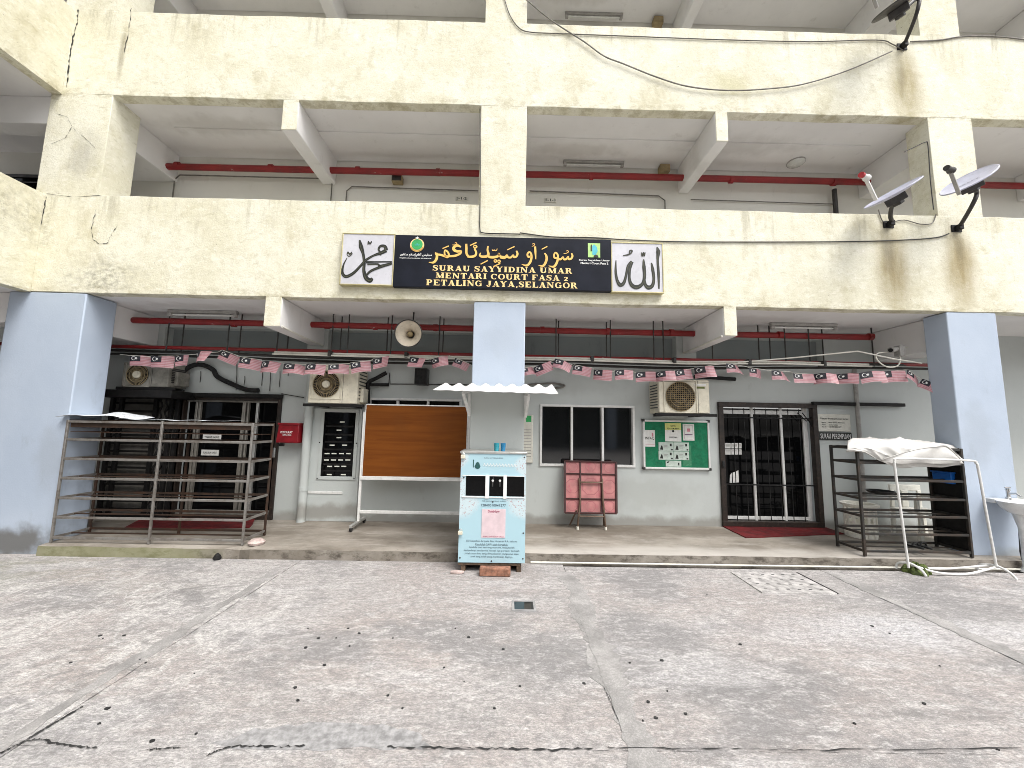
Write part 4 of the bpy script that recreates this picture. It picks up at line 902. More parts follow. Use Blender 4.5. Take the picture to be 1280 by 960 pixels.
callig(((764, 301), (830, 305), (764, 365), (829, 367)), 'white calligraphy panel right of the navy signboard, tall upright strokes',
       [([(1172, 165), (1182, 200), (1178, 260), (1184, 360), (1187, 470)], [4, 22, 12, 14, 7]),
        ([(1132, 280), (1142, 330), (1150, 400), (1138, 448), (1110, 460), (1088, 440), (1080, 400)], [6, 16, 14, 18, 22, 16, 12]),
        ([(1075, 255), (1078, 310), (1082, 380), (1068, 432), (1030, 458), (992, 446), (972, 400), (974, 330), (990, 272)], [6, 18, 16, 16, 22, 20, 14, 14, 18]),
        ([(990, 270), (962, 305), (948, 370), (932, 425), (905, 442), (882, 405), (872, 340), (874, 262)], [14, 14, 12, 16, 20, 14, 12, 4]),
        ([(1060, 205), (1066, 232), (1074, 206), (1080, 232), (1086, 205)], [6, 6, 6, 6, 6]), ([(925, 228), (960, 222), (985, 208), (990, 192), (974, 194), (972, 215)], [4, 8, 8, 8, 7, 6])], 5.82, (620, 280))

# ================================================================ satellite dishes
def dish(label, c, n, ax, R, lnb0, lnb1, red, br, top, elbow, col):
    c, n, ax = Vector(c), Vector(n).normalized(), Vector(ax).normalized(); ay = n.cross(ax)
    t = thing('satellite_dish', label, 'satellite dish', br, 'satellite dishes on the facade')
    ref = MB(); nr, nn = 7, 36
    for back in (0, 1):
        vs = []
        for i in range(nr + 1):
            r = i / nr
            for k in range(nn):
                a_ = 2 * pi * k / nn
                vs.append(c + ax * (R * r * cos(a_)) + ay * (R * r * 1.08 * sin(a_)) + n * (0.16 * R * r * r - .16 * R - .012 * back))
        fs = [(i * nn + k, i * nn + (k + 1) % nn, (i + 1) * nn + (k + 1) % nn, (i + 1) * nn + k) for i in range(nr) for k in range(nn)]
        ref.add(vs, fs if not back else [f[::-1] for f in fs], back)
    rf = mk('reflector', ref, [M['dish'] if col == 1 else M['darkgrey'], M['dish'] if col == 1 else M['darkgrey']], t)
    rimm = M['dish'] if col == 1 else M['darkgrey']
    rim = [c + ax * (R * cos(2 * pi * k / nn)) + ay * (R * 1.08 * sin(2 * pi * k / nn)) - n * .006 for k in range(nn + 1)]
    mk('rim', MB().tube(rim, .009, 6), rimm, rf)
    bk = c - n * (.16 * R + .05)
    mk('back_bracket', MB().bar(bk - ax * .1, bk + ax * .1, .11, .09, up=n).bar(bk, bk - n * .08, .09, .09), M['darkgrey'], t, bevel=.01)
    mk('mount_pole', MB().tube(smooth_pts([br, Vector(br) + Vector((0, -.05, .02)), elbow, top, bk - n * .03], 5), .023, 10), M['darkgrey'], t)
    mk('wall_plate', MB().box(br[0] - .07, br[0] + .07, br[1] - .012, br[1] + .002, br[2] - .05, br[2] + .05).box(br[0] - .03, br[0] + .03, br[1] - .07, br[1] - .012, br[2] - .035, br[2] + .035), M['black'], t, bevel=.005)
    a_, b_ = Vector(lnb0), Vector(lnb1); d_ = (b_ - a_).normalized()
    mk('feed_arm', MB().bar(a_, b_, .035, .03), M['white'] if red else M['fixture'], t, bevel=.004)
    to = (c - b_).normalized()
    h = mk('feed_horn', MB().lathe([(.028, -.05), (.03, 0), (.04, .03), (.04, .06)], b_, to, 14), M['white'] if red else M['darkgrey'], t)
    mk('feed_cap', MB().lathe([(.031, -.085), (.033, -.05)], b_, to, 14), simple('red_plastic_cap', (.45, .02, .03), .4) if red else M['darkgrey'], h)
    return t
cA = Vector((5.67, 4.40, 4.74))
dA = dish('pale satellite dish on the right hand upper column, its face turned up and left', cA, (-.64, -.19, .75), (.52, -.83, .23), .247, at(1199, 243, 4.36), at(1187, 212, 4.2), False, tuple(at(1195, 286, D)), at(1221, 241, 4.52), at(1216, 255, 4.55), 1)
tx = text_mb('astro', 0, 0, .22, .06, 0, .01); fa = Vector((.52, -.83, .23)).normalized(); fn_ = Vector((-.64, -.19, .75)).normalized(); fy = fn_.cross(fa)
txm = MB(); txm.add([cA + fa * v[0] + fy * (v[2] + .02) - fn_ * .034 for v in tx.v], tx.f); mk('lettering', txm, simple('grey_dish_print', (.33, .34, .42), .5), dA, smooth=False)
dish('satellite dish seen edge-on with a red tipped feed, on the parapet', (4.75, 4.45, 4.58), (-.55, -.10, .83), (.56, -.78, .28), .279, at(1095, 250, 4.34), at(1081, 221, 4.2), True, tuple(at(1110, 281, D)), at(1115, 258, 4.6), at(1113, 270, 4.72), 1)
dish('satellite dish at the top edge of the picture on a bent grey pole', (4.99, 4.40, 7.17), (-.48, -.22, .85), (.58, -.80, .12), .24, at(1096, 10, 4.25), at(1086, -22, 4.15), False, tuple(at(1127, 59, D)), at(1147, -2, 4.5), at(1146, 16, 4.52), 2)

# ================================================================ cables on the facade
def cable(pix, r, mat, label, Y=D - .012, sm=5):
    pts = [at(x, y, Y) for x, y in pix]
    o = mk('cable', MB().tube(smooth_pts(pts, sm), r, 6), M[mat], base=tuple(pts[0])); tag(o, label, 'cable')
cable([(600, 136), (600.5, 200), (600, 262), (600, 286), (604, 291), (625, 292), (650, 292.5)], .007, 'darkcable', 'thin cable down the left edge of the centre column to the signboard')
cable([(650, 291), (690, 296), (740, 297), (780, 299.5), (845, 302), (940, 302.5), (1060, 302), (1130, 300), (1170, 297), (1186, 292)], .008, 'darkcable', 'cable from the signboard along the parapet to the dish bracket')
cable([(630, -4), (637, 18), (648, 34), (662, 40), (700, 42), (780, 45), (900, 49.5), (1010, 52), (1095, 50), (1115, 55), (1130, 64)], .007, 'cable', 'grey cable sagging from the centre column along the upper parapet')
cable([(656, -2), (690, 26), (730, 52), (755, 70), (780, 80), (820, 96), (860, 108), (910, 113), (960, 111), (1005, 105), (1060, 88), (1115, 64)], .009, 'cable', 'slack loose cable looping across the upper parapet to the bent pole', D - .03)
cable([(1138, 52), (1175, 50), (1200, 46), (1230, 45), (1260, 47), (1290, 51)], .009, 'cable', 'grey cable running right from the bent pole along the upper parapet')
cable([(1098, 262), (1103, 276), (1112, 278), (1130, 275), (1150, 280), (1165, 279), (1170, 268)], .006, 'cable', 'thin cable looping under the edge-on satellite dish')
cable([(1130, 190), (1143, 184), (1156, 178), (1160, 182), (1163, 225), (1167, 262)], .006, 'darkcable', 'thin cable stapled to the first floor right column')

# ================================================================ loudspeakers, camera
c = Vector(at(511, 417, 5.2)); R = .185
hs_ = thing('horn_loudspeaker', 'cream horn loudspeaker hung under the porch ceiling left of the centre column', 'loudspeaker', tuple(c))
ax_ = Vector((.02, -1, -.12)).normalized()
mk('horn', MB().lathe([(.05, -.28), (.055, -.16), (.075, -.08), (.11, -.03), (.16, .0), (R - .004, .015), (R, .02), (R - .012, .016), (.15, -.005), (.1, -.04), (.06, -.09), (.04, -.2)], c, ax_, 32, caps=False), M['hornmat'], hs_)
mk('horn_rim', MB().tube([c + ax_ * .02 + Matrix.Rotation(2 * pi * k / 32, 3, ax_) @ Vector((R, 0, 0)) for k in range(33)], .008, 6), M['darkgrey'], hs_)
mk('throat', MB().lathe([(.012, -.17), (.03, -.14), (.04, -.07), (.03, -.045), (.012, -.03)], c, ax_, 16), M['tan'], hs_)
mk('driver', MB().lathe([(.07, -.38), (.075, -.3), (.055, -.26)], c, ax_, 16), M['fixture'], hs_)
mk('hanger', MB().tube([c - ax_ * .2, c - ax_ * .2 + Vector((0, .02, .2)), Vector((c.x, c.y + .22, S1))], .012, 8), M['rod'], hs_)
x0, x1, z0, z1 = rect(518.5, 460, 533.5, 481, W - .2)
bs = thing('box_loudspeaker', 'small black box loudspeaker on the wall behind the flags', 'loudspeaker', ((x0 + x1) / 2, W, z0))
mk('cabinet', MB().box(x0, x1, W - .2, W - .03, z0, z1), M['blackplastic'], bs, bevel=.01)
mk('speaker_grille', MB().box(x0 + .015, x1 - .015, W - .208, W - .199, z0 + .015, z1 - .015), M['foam'], bs)
mk('wall_bracket', MB().box((x0 + x1) / 2 - .03, (x0 + x1) / 2 + .03, W - .031, W, z0 + .1, z1 - .06), M['black'], bs)
p = at(1117, 437, 5.25)
cc = thing('security_camera', 'small white bullet camera under the ceiling beside the right column', 'camera', (p.x, p.y, p.z))
mk('camera_body', MB().lathe([(.03, -.13), (.036, -.12), (.036, .05), (.042, .055), (.042, .08), (.03, .08)], p, (-.9, -.35, -.2), 16), M['fixture'], cc)
mk('lens', MB().lathe([(.028, .078), (.028, .083)], p, (-.9, -.35, -.2), 16), M['black'], cc)
mk('mount', MB().tube([p + Vector((.06, .02, .02)), p + Vector((.12, .06, .03)), p + Vector((.2, .09, .03))], .014, 8).box(p.x + .07, p.x + .14, p.y - .02, p.y + .07, p.z - .09, p.z + .06), M['fixture'], cc, bevel=.006)
pipe('cable', [p + Vector((.1, .02, -.04)), p + Vector((.08, 0, -.16)), p + Vector((.0, -.02, -.24)), p + Vector((-.14, -.02, -.25)), p + Vector((-.24, 0, -.16)), p + Vector((-.22, .02, -.06)), p + Vector((0, .05, -.02)), p + Vector((.3, .1, .06))], .009, M['plastic'], 'pale cable loop hanging below the small bullet camera', 'cable', sm=5)

# ================================================================ flag garlands
def flag_mb(wd, ht, bend, twist):
    mb = MB(); nu = 6
    def P_(u, v, d=0): return (u * wd, -bend * sin(u * pi) * .5 - twist * u * v - d, -v * ht + .012 * sin(u * pi) * (twist > 0) - .02 * twist * u)
    for s in range(14):
        m = 0 if s % 2 == 0 else 1
        a = 0 if s > 7 else 3
        for i in range(a, nu): mb.add([P_(i / nu, (s + 1) / 14), P_((i + 1) / nu, (s + 1) / 14), P_((i + 1) / nu, s / 14), P_(i / nu, s / 14)], [(0, 1, 2, 3)], m)
    for i in range(3): mb.add([P_(i / nu, 8 / 14), P_((i + 1) / nu, 8 / 14), P_((i + 1) / nu, 0), P_(i / nu, 0)], [(0, 1, 2, 3)], 2)
    # crescent and star
    cr = []
    for k in range(13):
        a = radians(50 + 260 * k / 12); cr.append((.19 + .105 * cos(a), .28 + .19 * sin(a)))
    for k in range(13):
        a = radians(310 - 260 * k / 12); cr.append((.205 + .085 * cos(a), .28 + .155 * sin(a)))
    n = 13
    mb.add([P_(u, v, .002) for u, v in cr], [(i, i + 1, 2 * n - 2 - i, 2 * n - 1 - i) for i in range(n - 1)], 3)
    mb.add([P_(.30 + (.075 if k % 2 == 0 else .04) * sin(k * pi / 7) , .28 - (.135 if k % 2 == 0 else .07) * cos(k * pi / 7), .002) for k in range(14)], [tuple(range(14))], 3)
    return mb
FM = [M['flagred'], M['flagwhite'], M['flagblue'], M['whiteprint']]
protos = []
def garland(label, lst, Yf, ends):
    t = thing('flag_garland', label, 'bunting', tuple(at(lst[0][0], lst[0][1] - 10, Yf(lst[0][0]))), 'strings of little flags')
    B_ = Vector(t.location); r = random.Random(len(lst))
    sp_ = [at(*ends[0], Yf(ends[0][0]))]
    for k, (px_, py_, ang, wp) in enumerate(lst):
        Y = Yf(px_); s = Y / F; ca, sa = cos(radians(ang)), sin(radians(ang))
        tl = at(px_ - (wp / 2) * ca + 8 * sa, py_ - (wp / 2) * sa - 8 * ca, Y); tr = at(px_ + (wp / 2) * ca + 8 * sa, py_ + (wp / 2) * sa - 8 * ca, Y)
        sp_ += [tl, tr]
        if len(protos) < 5:
            o = mk('flag', flag_mb(.30, .175, (.03, .09, -.06, .12, .06)[len(protos)], (.02, .09, .04, .13, .0)[len(protos)]), FM, None, smooth=False); o.parent = t; protos.append(o)
        else:
            o = r.choice(protos).copy(); COL.objects.link(o); o.parent = t
        o.location = tl - B_ + Vector((0, -.004, 0)); o.rotation_euler = (r.uniform(-.3, .2), radians(ang + r.uniform(-3, 3)), r.uniform(-.5, .5)); o.scale = (wp / 29, wp / 29, wp / 29 * r.uniform(.9, 1.05))
    sp_.append(at(*ends[1], Yf(ends[1][0])))
    mk('string', MB().tube(sp_, .004, 5), M['plastic'], t)
garland('string of small red and white striped flags left of the centre column',
        [(175, 453, 3, 26), (202, 453, 0, 27), (232, 452, -5, 26), (260, 449, -4, 26), (286, 449, 20, 24), (313, 456, 8, 26), (340, 461, 3, 26), (368, 463, 2, 26), (396, 463.5, 2, 26), (424, 463, -2, 26), (452, 460, -7, 26), (480, 455, -6, 25), (524, 456, 9, 25), (552, 455, -12, 24), (576, 459, 25, 22)],
        lambda x: 5.42, ((150, 443), (588, 462)))
garland('string of small red and white striped flags right of the centre column',
        [(661, 467, -10, 20), (681, 463, -20, 25), (703, 460, 20, 25), (728, 466, 10, 25), (754, 471, 6, 25), (780, 472, 4, 24), (807, 474, 1, 26), (832, 473, -3, 25), (856, 470, -6, 25), (881, 466, -9, 25), (918, 464, 8, 24), (947, 469, 8, 24), (976, 472, 4, 25), (1003, 475, 3, 25), (1029, 476, 1, 25), (1057, 476, 0, 24), (1087, 474, -2, 27), (1114, 472, -5, 27), (1139, 475, 35, 24), (1158, 486, 32, 22)],
        lambda x: 5.42 - max(0, (x - 1060)) * .0028, ((655, 462), (1172, 492)))

# ================================================================ air conditioners
def aircon(label, x0, x1, z0, z1, yf, cx_frac, fr, wire, mat='ivory', logo=True, hub=True):
    cx = (x0 + x1) / 2; yb = W - .06
    t = thing('air_conditioner', label, 'air conditioner', (cx, W, z0), 'outdoor air conditioner units')
    mk('casing', MB().box(x0, x1, yf, yb, z0, z1), M[mat], t, bevel=.014)
    fx = x0 + (x1 - x0) * cx_frac; fz = (z0 + z1) / 2 - .005
    mk('fan_surround', frame_bars(MB(), fx - fr - .03, fx + fr + .03, fz - fr - .025, fz + fr + .025, yf - .012, yf + .002, .012), M[mat], t, bevel=.004)
    mk('fan_well', MB().lathe([(fr, -.001), (fr, .004)], (fx, yf, fz), (0, -1, 0), 36), M['black'], t)
    gr = MB()
    if wire:
        for k in range(-7, 8):
            o_ = k / 7.5 * fr; h_ = sqrt(max(0, fr * fr - o_ * o_))
            gr.tube([(fx + o_, yf - .014, fz - h_), (fx + o_, yf - .014, fz + h_)], .0035, 4); gr.tube([(fx - h_, yf - .016, fz + o_), (fx + h_, yf - .016, fz + o_)], .0035, 4)
    else:
        for k in range(44):
            a = 2 * pi * k / 44; gr.tube([(fx + .06 * cos(a), yf - .018, fz + .06 * sin(a)), (fx + fr * cos(a + .12), yf - .014, fz + fr * sin(a + .12))], .0028, 4)
    for q in (1.0, .72, .45):
        gr.tube([(fx + fr * q * cos(2 * pi * k / 32), yf - .015, fz + fr * q * sin(2 * pi * k / 32)) for k in range(33)], .004, 4)
    mk('fan_grille', gr, M['tan'], t, kind='stuff')
    if hub: mk('fan_hub', MB().lathe([(.0, .03), (.045, .028), (.055, .015), (.055, .0)][::-1], (fx, yf - .01, fz), (0, -1, 0), 20), M['ivory'], t)
    bl = MB()
    for k in range(5):
        a = 2 * pi * k / 5 + .3; bl.add([(fx + .05 * cos(a), yf - .006, fz + .05 * sin(a)), (fx + fr * .92 * cos(a - .2), yf - .006, fz + fr * .92 * sin(a - .2)), (fx + fr * .92 * cos(a + .45), yf - .0065, fz + fr * .92 * sin(a + .45)), (fx + .05 * cos(a + .6), yf - .0065, fz + .05 * sin(a + .6))], [(0, 1, 2, 3)])
    mk('fan_blades', bl, M['darkgrey'], t, smooth=False)
    xs_ = fx + fr + .05
    mk('panel_seam', MB().box(xs_, xs_ + .004, yf - .003, yf + .002, z0 + .01, z1 - .01).box(x0 + .01, x1 - .01, yf - .003, yf + .002, z1 - .035, z1 - .031), M['darkgrey'], t)
    for k in range(9):                      # side louvres
        zz = z0 + .08 + k * (z1 - z0 - .16) / 8; sx = x0 if x0 > 0 else x1
        mk('side_louvre', MB().box(sx - .006, sx + .006, yf + .05, yb - .05, zz - .008, zz + .008), M['darkgrey'], t)
    mk('valve_cover', MB().box(x1 - .002, x1 + .05, yf + .1, yb - .02, z0 + .03, z0 + .24), M[mat], t, bevel=.008)
    br = mk('support_bracket', MB().box(x0 - .06, x1 + .1, yf - .01, yf + .03, z0 - .045, z0 - .004), M['black'], t, bevel=.004)
    for xx in (x0 + .1, x1 - .1): mk('bracket_arm', MB().box(xx - .02, xx + .02, yf + .03, W, z0 - .045, z0 - .004), M['black'], br)
    if logo:
        mk('logo', MB().box(x1 - .20, x1 - .07, yf - .003, yf + .001, z1 - .13, z1 - .10), simple('olive_logo_print', (.10, .12, .02), .5), t)
        mk('label_plate', MB().box(x1 - .22, x1 - .05, yf - .003, yf + .001, z1 - .085, z1 - .06), M['whiteprint'], t)
    return t
yf = W - .44
x0, x1, z0, z1 = rect4((823, 474), (887, 475), (824, 516), (887, 517), yf)
aircon('white air conditioner with square wire grille above the green noticeboard', x0, x1, z0, z1, yf, .42, .215, True, hub=False)
x0, x1, z0, z1 = rect4((386, 456), (449, 456), (386, 504), (446, 505), yf)
aircon('white air conditioner with round white fan hub above the switch cabinet', x0, x1, z0, z1, yf, .36, .19, False, logo=False)
x0, x1, z0, z1 = rect4((153, 454), (211, 452), (152, 483), (211, 484), W - .40)
aircon('shadowed air conditioner on a black shelf over the folding gate', x0, x1, z0, z1, W - .40, .34, .155, False, 'shadowed', logo=False)
tag(mk('wall_shelf', MB().box(x0 - .3, x1 + .12, W - .46, W - .002, z0 - .16, z0 - .05), M['black'], base=(x0, W, z0 - .16), bevel=.006), 'black steel shelf under the shadowed air conditioner', 'shelf')
# insulated pipes
pipe('refrigerant_pipe', [at(213, 478, W - .2), at(222, 470, W - .15), at(238, 458, W - .08), at(252, 456, W - .06), at(266, 462, W - .05), at(272, 471, W - .05), at(290, 480, W - .05), at(308, 487, W - .05), at(323, 488, W - .05)], .035, M['foam'], 'black insulated pipe snaking from the shadowed air conditioner to the wall', sm=5)
pipe('refrigerant_pipe', [at(460, 505, W - .12), at(460, 488, W - .12), at(461, 478, W - .12), at(470, 473, W - .1), at(483, 466, W - .05)], .03, M['foam'], 'black insulated pipe rising right of the middle air conditioner', sm=5)
pipe('refrigerant_pipe', [at(462, 481, W - .1), at(475, 481, W - .06), at(486, 481, W - .05)], .025, M['foam'], 'short black pipe stub on the wall beside the middle air conditioner')
pipe('refrigerant_pipe', [at(868, 471, W - .1), at(890, 472, W - .06), at(919, 474, W - .05)], .03, M['foam'], 'short black pipe behind the air conditioner over the noticeboard')
pipe('cable', [at(486, 481, W - .02), at(487, 466, W - .02), at(488, 480, W - .02), at(588, 481, W - .02)], .007, M['darkcable'], 'thin black wire along the wall above the brown board', 'cable')
pipe('cable', [at(660, 481, W - .02), at(690, 479, W - .03), at(706, 482, W - .03), at(696, 485, W - .03), at(668, 484, W - .02)], .014, M['cable'], 'coiled grey cable bundle on the wall above the three pane window', 'cable', sm=5)
pipe('cable', [at(352, 492, W - .02), at(362, 494, W - .02), at(380, 497, W - .02)], .006, M['darkcable'], 'thin wire from the left door to the downpipe', 'cable')
for i, (px_, y0_, y1_) in enumerate(((251, 462, 478), (294, 455, 489), (305, 470, 480), (328, 462, 482), (338, 460, 488), (350, 464, 484), (360, 455, 470))):
    pass

for k, (px_, y0_, y1_) in enumerate(((251, 464, 478), (296, 455, 488), (306, 470, 481), (328, 462, 482), (338, 462, 489), (350, 464, 484), (361, 455, 470))):
    a, b = at(px_, y0_, W - .015), at(px_ - 1, y1_, W - .015)
    tag(mk('hanging_thread', MB().tube([a, a.lerp(b, .4) + Vector((.008, -.004, 0)), b], .005, 5), M['darkcable'], base=tuple(a)), ('dangling thread nearest the shadowed air conditioner', 'longest dangling thread, over the middle of the left door', 'short dangling thread beside the bend of the black insulated pipe', 'dangling thread above the right half of the left door', 'long dangling thread just left of the left door frame end', 'dangling thread over the right edge of the left door frame', 'last dangling thread towards the middle air conditioner')[k], 'thread', 'threads dangling above the left door')

# ================================================================ wall things, left half
x0, x1, z0, z1 = rect(346, 530, 372, 554, W - .2)
pb = thing('post_box', 'red metal letter box on the wall beside the left door', 'letter box', ((x0 + x1) / 2, W, z0))
mk('box_body', MB().prism([(x0, z0), (x1, z0), (x1, z1), (x0 + .03, z1)], W - .2, W - .02), M['redgloss'], pb, bevel=.012)
mk('box_lid', MB().box(x0 + .02, x1 + .008, W - .215, W - .01, z1 - .012, z1 + .02), M['redgloss'], pb, bevel=.008)
mk('lettering', text_mb('PETI SURAT', (x0 + x1) / 2 - .01, (z0 + z1) / 2 + .02, .18, .032, W - .203, .02, text_mb('SURAU UMAR', (x0 + x1) / 2, (z0 + z1) / 2 - .02, .13, .022, W - .203, .01)), M['whiteprint'], pb, smooth=False)
mk('lock', MB().box(x0 - .0, x0 + .07, W - .12, W - .07, z0 - .055, z0 - .01), M['blackplastic'], pb, bevel=.006)
a, b = at(385, 508, W - .1), at(378, 645, W - .1)
dp_ = thing('downpipe', 'grey painted downpipe between the letter box and the switch cabinet', 'pipe', (b.x, W - .1, PZ))
mk('pipe_run', MB().tube([((a.x + b.x) / 2, W - .1, PZ), ((a.x + b.x) / 2, W - .1, 2.64)], .062, 16), M['grey'], dp_)
for zz in (.6, 1.7): mk('pipe_collar', MB().lathe([(.068, -.03), (.068, .03)], ((a.x + b.x) / 2, W - .1, zz), n=16), M['grey'], dp_)
x0, x1, z0, z1 = rect4((389, 510), (451, 511), (380, 645), (447, 647), W - .05)
cb = thing('switch_cabinet', 'grey switch cabinet with a dark window over rows of white labels', 'cabinet', ((x0 + x1) / 2, W, PZ))
z0 = PZ
mk('cabinet_body', MB().box(x0, x1, W - .05, W - .002, z0, z1), M['grey'], cb, bevel=.006)
mk('edge_trim', MB().box(x0 + .012, x0 + .03, W - .062, W - .049, at(384, 614, W).z, z1 - .01).box(x0 + .03, at(430, 616, W).x, W - .062, W - .049, at(384, 616, W).z, at(384, 613, W).z), M['white'], cb, bevel=.003)
a0, a1, b0, b1 = rect4((406, 514), (445, 515), (401, 595), (441, 596), W - .05)
wd = mk('cabinet_window', frame_bars(MB(), a0 - .05, a1 + .05, b0 - .05, b1 + .04, W - .066, W - .048, .052), M['grey'], cb, bevel=.004)
mk('pane', MB().box(a0, a1, W - .056, W - .051, b0, b1), M['glass'], wd)
SC = lambda u, v: (370 + u / 4, 440 + v / 4)
for us, v in (((231,), 350), ((215,), 391), ((214,), 428), ((180, 243), 466), ((155, 190, 227, 262), 508), ((152, 187, 223, 259), 540), ((168, 204, 239), 572), ((166, 236), 613)):
    for u in us:
        p = at(*SC(u, v), W - .06)
        mk('label_strip', MB().box(p.x - .037, p.x + .037, W - .0585, W - .0555, p.z - .009, p.z + .009), M['labelprint'], wd)
    p = at(*SC(200, v + 16), W - .06)
    mk('breaker_row', MB().box(a0 + .03, a1 - .03, W - .0572, W - .0558, p.z - .03, p.z - .004), M['black'], wd)
for px_, py_ in ((400, 553), (446, 554), (397, 598), (443, 598)):
    p = at(px_, py_, W - .05); mk('screw', MB().lathe([(.011, 0), (.008, .006)], (p.x, W - .0655, p.z), (0, -1, 0), 8), M['black'], wd)

# notice board on wheels, its plywood back to the camera
YB = 5.68
x0, x1, z0, z1 = rect4((457, 507), (585, 508), (452, 595), (583, 597), YB)
wb = thing('mobile_board', 'brown plywood board on a white wheeled frame under the flags', 'board', ((x0 + x1) / 2, YB, PZ))
mk('board_back', MB().box(x0 + .01, x1 - .01, YB, YB + .02, z0, z1), M['ply'], wb, bevel=.003)
mk('board_edge', MB().box(x0, x1, YB - .006, YB + .026, z1, z1 + .018).box(x0, x0 + .012, YB - .006, YB + .026, z0, z1).box(x1 - .012, x1, YB - .006, YB + .026, z0, z1), M['white'], wb, bevel=.003)
mk('tray_rail', MB().box(x0 - .02, x1 + .02, YB - .012, YB + .035, z0 - .055, z0 - .001), M['white'], wb, bevel=.006)
lowz = at(450, 640, YB).z
mk('cross_rail', MB().box(x0 + .0, x1 - .0, YB + .0, YB + .03, lowz - .022, lowz + .022), M['white'], wb, bevel=.006)
for xx in (x0 - .015, x1 + .015):
    mk('leg', MB().box(xx - .018, xx + .018, YB + .001, YB + .034, PZ + .085, z1 - .1), M['white'], wb, bevel=.005)
    ft = mk('foot', MB().box(xx - .022, xx + .022, YB - .26, YB + .28, PZ + .055, PZ + .092), M['alu'], wb, bevel=.006)
    for yy in (YB - .235, YB + .255):
        mk('caster', MB().lathe([(.03, -.014), (.034, 0), (.03, .014)], (xx, yy, PZ + .034), (1, 0, 0), 14).box(xx - .012, xx + .012, yy - .012, yy + .012, PZ + .034, PZ + .058), M['blackplastic'], ft)

# ================================================================ the water kiosk
YK = 4.40
x0, x1, z0, z1 = rect4((577, 566), (658, 568), (572, 701), (656, 706), YK)
KX = (x0 + x1) / 2
kc = thing('water_dispenser', 'pale blue drinking water kiosk in front of the centre column', 'water dispenser', (KX, YK, z0))
M['floral_k'] = M['floral']
# the print's material works from the kiosk's own origin: its top is 1.19 m up
wz0, wz1 = at(600, 620.5, YK).z, at(600, 595, YK).z
wins = [(at(582, 608, YK).x, at(606.5, 608, YK).x, wz0, wz1), (at(611.5, 608, YK).x, at(629, 608, YK).x, wz0, wz1), (at(633.5, 608, YK).x, at(655.5, 608, YK).x, wz0, wz1)]
mk('front_panel', MB().wall(x0, x1, z0, z1, YK, wins, .03), M['floral'], kc, smooth=False)
mk('cabinet', MB().box(x0, x1, YK + .031, D - .03, z0, z1 - .004).box(x0, x0 + .02, YK + .001, YK + .03, z0, z1 - .004).box(x1 - .02, x1, YK + .001, YK + .03, z0, z1 - .004), M['alu'], kc)
mk('top_sheet', MB().box(x0 - .012, x1 + .012, YK - .01, D - .025, z1 - .003, z1 + .022), M['alu'], kc, bevel=.004)
for i, wv in enumerate(wins):
    dw = mk('window_recess', MB().box(wv[0] + .001, wv[1] - .001, YK + .024, YK + .0305, wv[2] + .001, wv[3] - .001), M['glass'], kc)
    if i == 1:
        for q in (-.045, .045):
            xx = (wv[0] + wv[1]) / 2 + q * .9
            tp = mk('tap', MB().tube([(xx, YK + .024, wv[3] - .07), (xx, YK - .004, wv[3] - .07), (xx, YK - .012, wv[3] - .11)], .008, 10), M['darkgrey'], kc)
            mk('tap_button', MB().lathe([(.014, 0), (.012, .008)], (xx, YK + .018, wv[3] - .05), (0, -1, 0), 12), M['whiteprint'], tp)
mk('mullion', MB().box(wins[0][1] + .002, wins[1][0] - .002, YK - .012, YK - .0005, wz0 - .02, wz1 + .015).box(wins[1][1] + .002, wins[2][0] - .002, YK - .012, YK - .0005, wz0 - .02, wz1 + .015).box(x0 + .02, x1 - .02, YK - .009, YK - .0006, wz1 + .001, wz1 + .007).box(x0 + .02, x1 - .02, YK - .009, YK - .0006, wz0 - .012, wz0 - .001), M['whiteprint'], kc, bevel=.002)
yt = YK - .003
p = at(597, 581, YK)
mk('logo', MB().add([(p.x + .033 * cos(a) * (1 if sin(a) < .2 else .8), yt, p.z - .012 + .032 * sin(a) * (1 if sin(a) < .4 else 1.35)) for a in [2 * pi * k / 20 for k in range(20)]], [tuple(range(20))]).box(p.x - .052, p.x - .042, yt, yt + .001, p.z - .03, p.z + .052).add([(p.x - .055, yt - .0005, p.z + .04), (p.x - .039, yt - .0005, p.z + .04), (p.x - .047, yt - .0005, p.z + .062)], [(0, 1, 2)]), simple('dark_teal_print', (.02, .09, .085), .5), kc, smooth=False)
p = at(624, 581.5, YK); th = MB().add([(p.x - .19, yt + .001, p.z - .032), (p.x + .19, yt + .001, p.z - .032), (p.x + .19, yt + .001, p.z + .032), (p.x - .19, yt + .001, p.z + .032)], [(0, 1, 2, 3)])
sw = MB()
for k in range(11):
    u = p.x - .175 + k * .034; sw.ribbon(smooth_pts([(u, p.z - .01), (u + .012, p.z + .018), (u + .02, p.z - .012), (u + .034, p.z - .004)], 4), .0055, lambda a_, b_, d: (a_, yt - d, b_), .0004 * (k % 4))
mk('script_lettering', sw, M['whiteprint'], kc, smooth=False)
kt = MB()
p = at(617, 572.5, YK); text_mb('SURAU SAYYIDINA UMAR', p.x, p.z, .21, .012, yt, .0, kt)
p = at(617.5, 626.5, YK); text_mb('NO. AKAUN INFAQ SURAU', p.x, p.z, .26, .014, yt, .0, kt)
p = at(617, 631.5, YK); text_mb('12049010041277', p.x, p.z, .275, .026, yt, .01, kt)
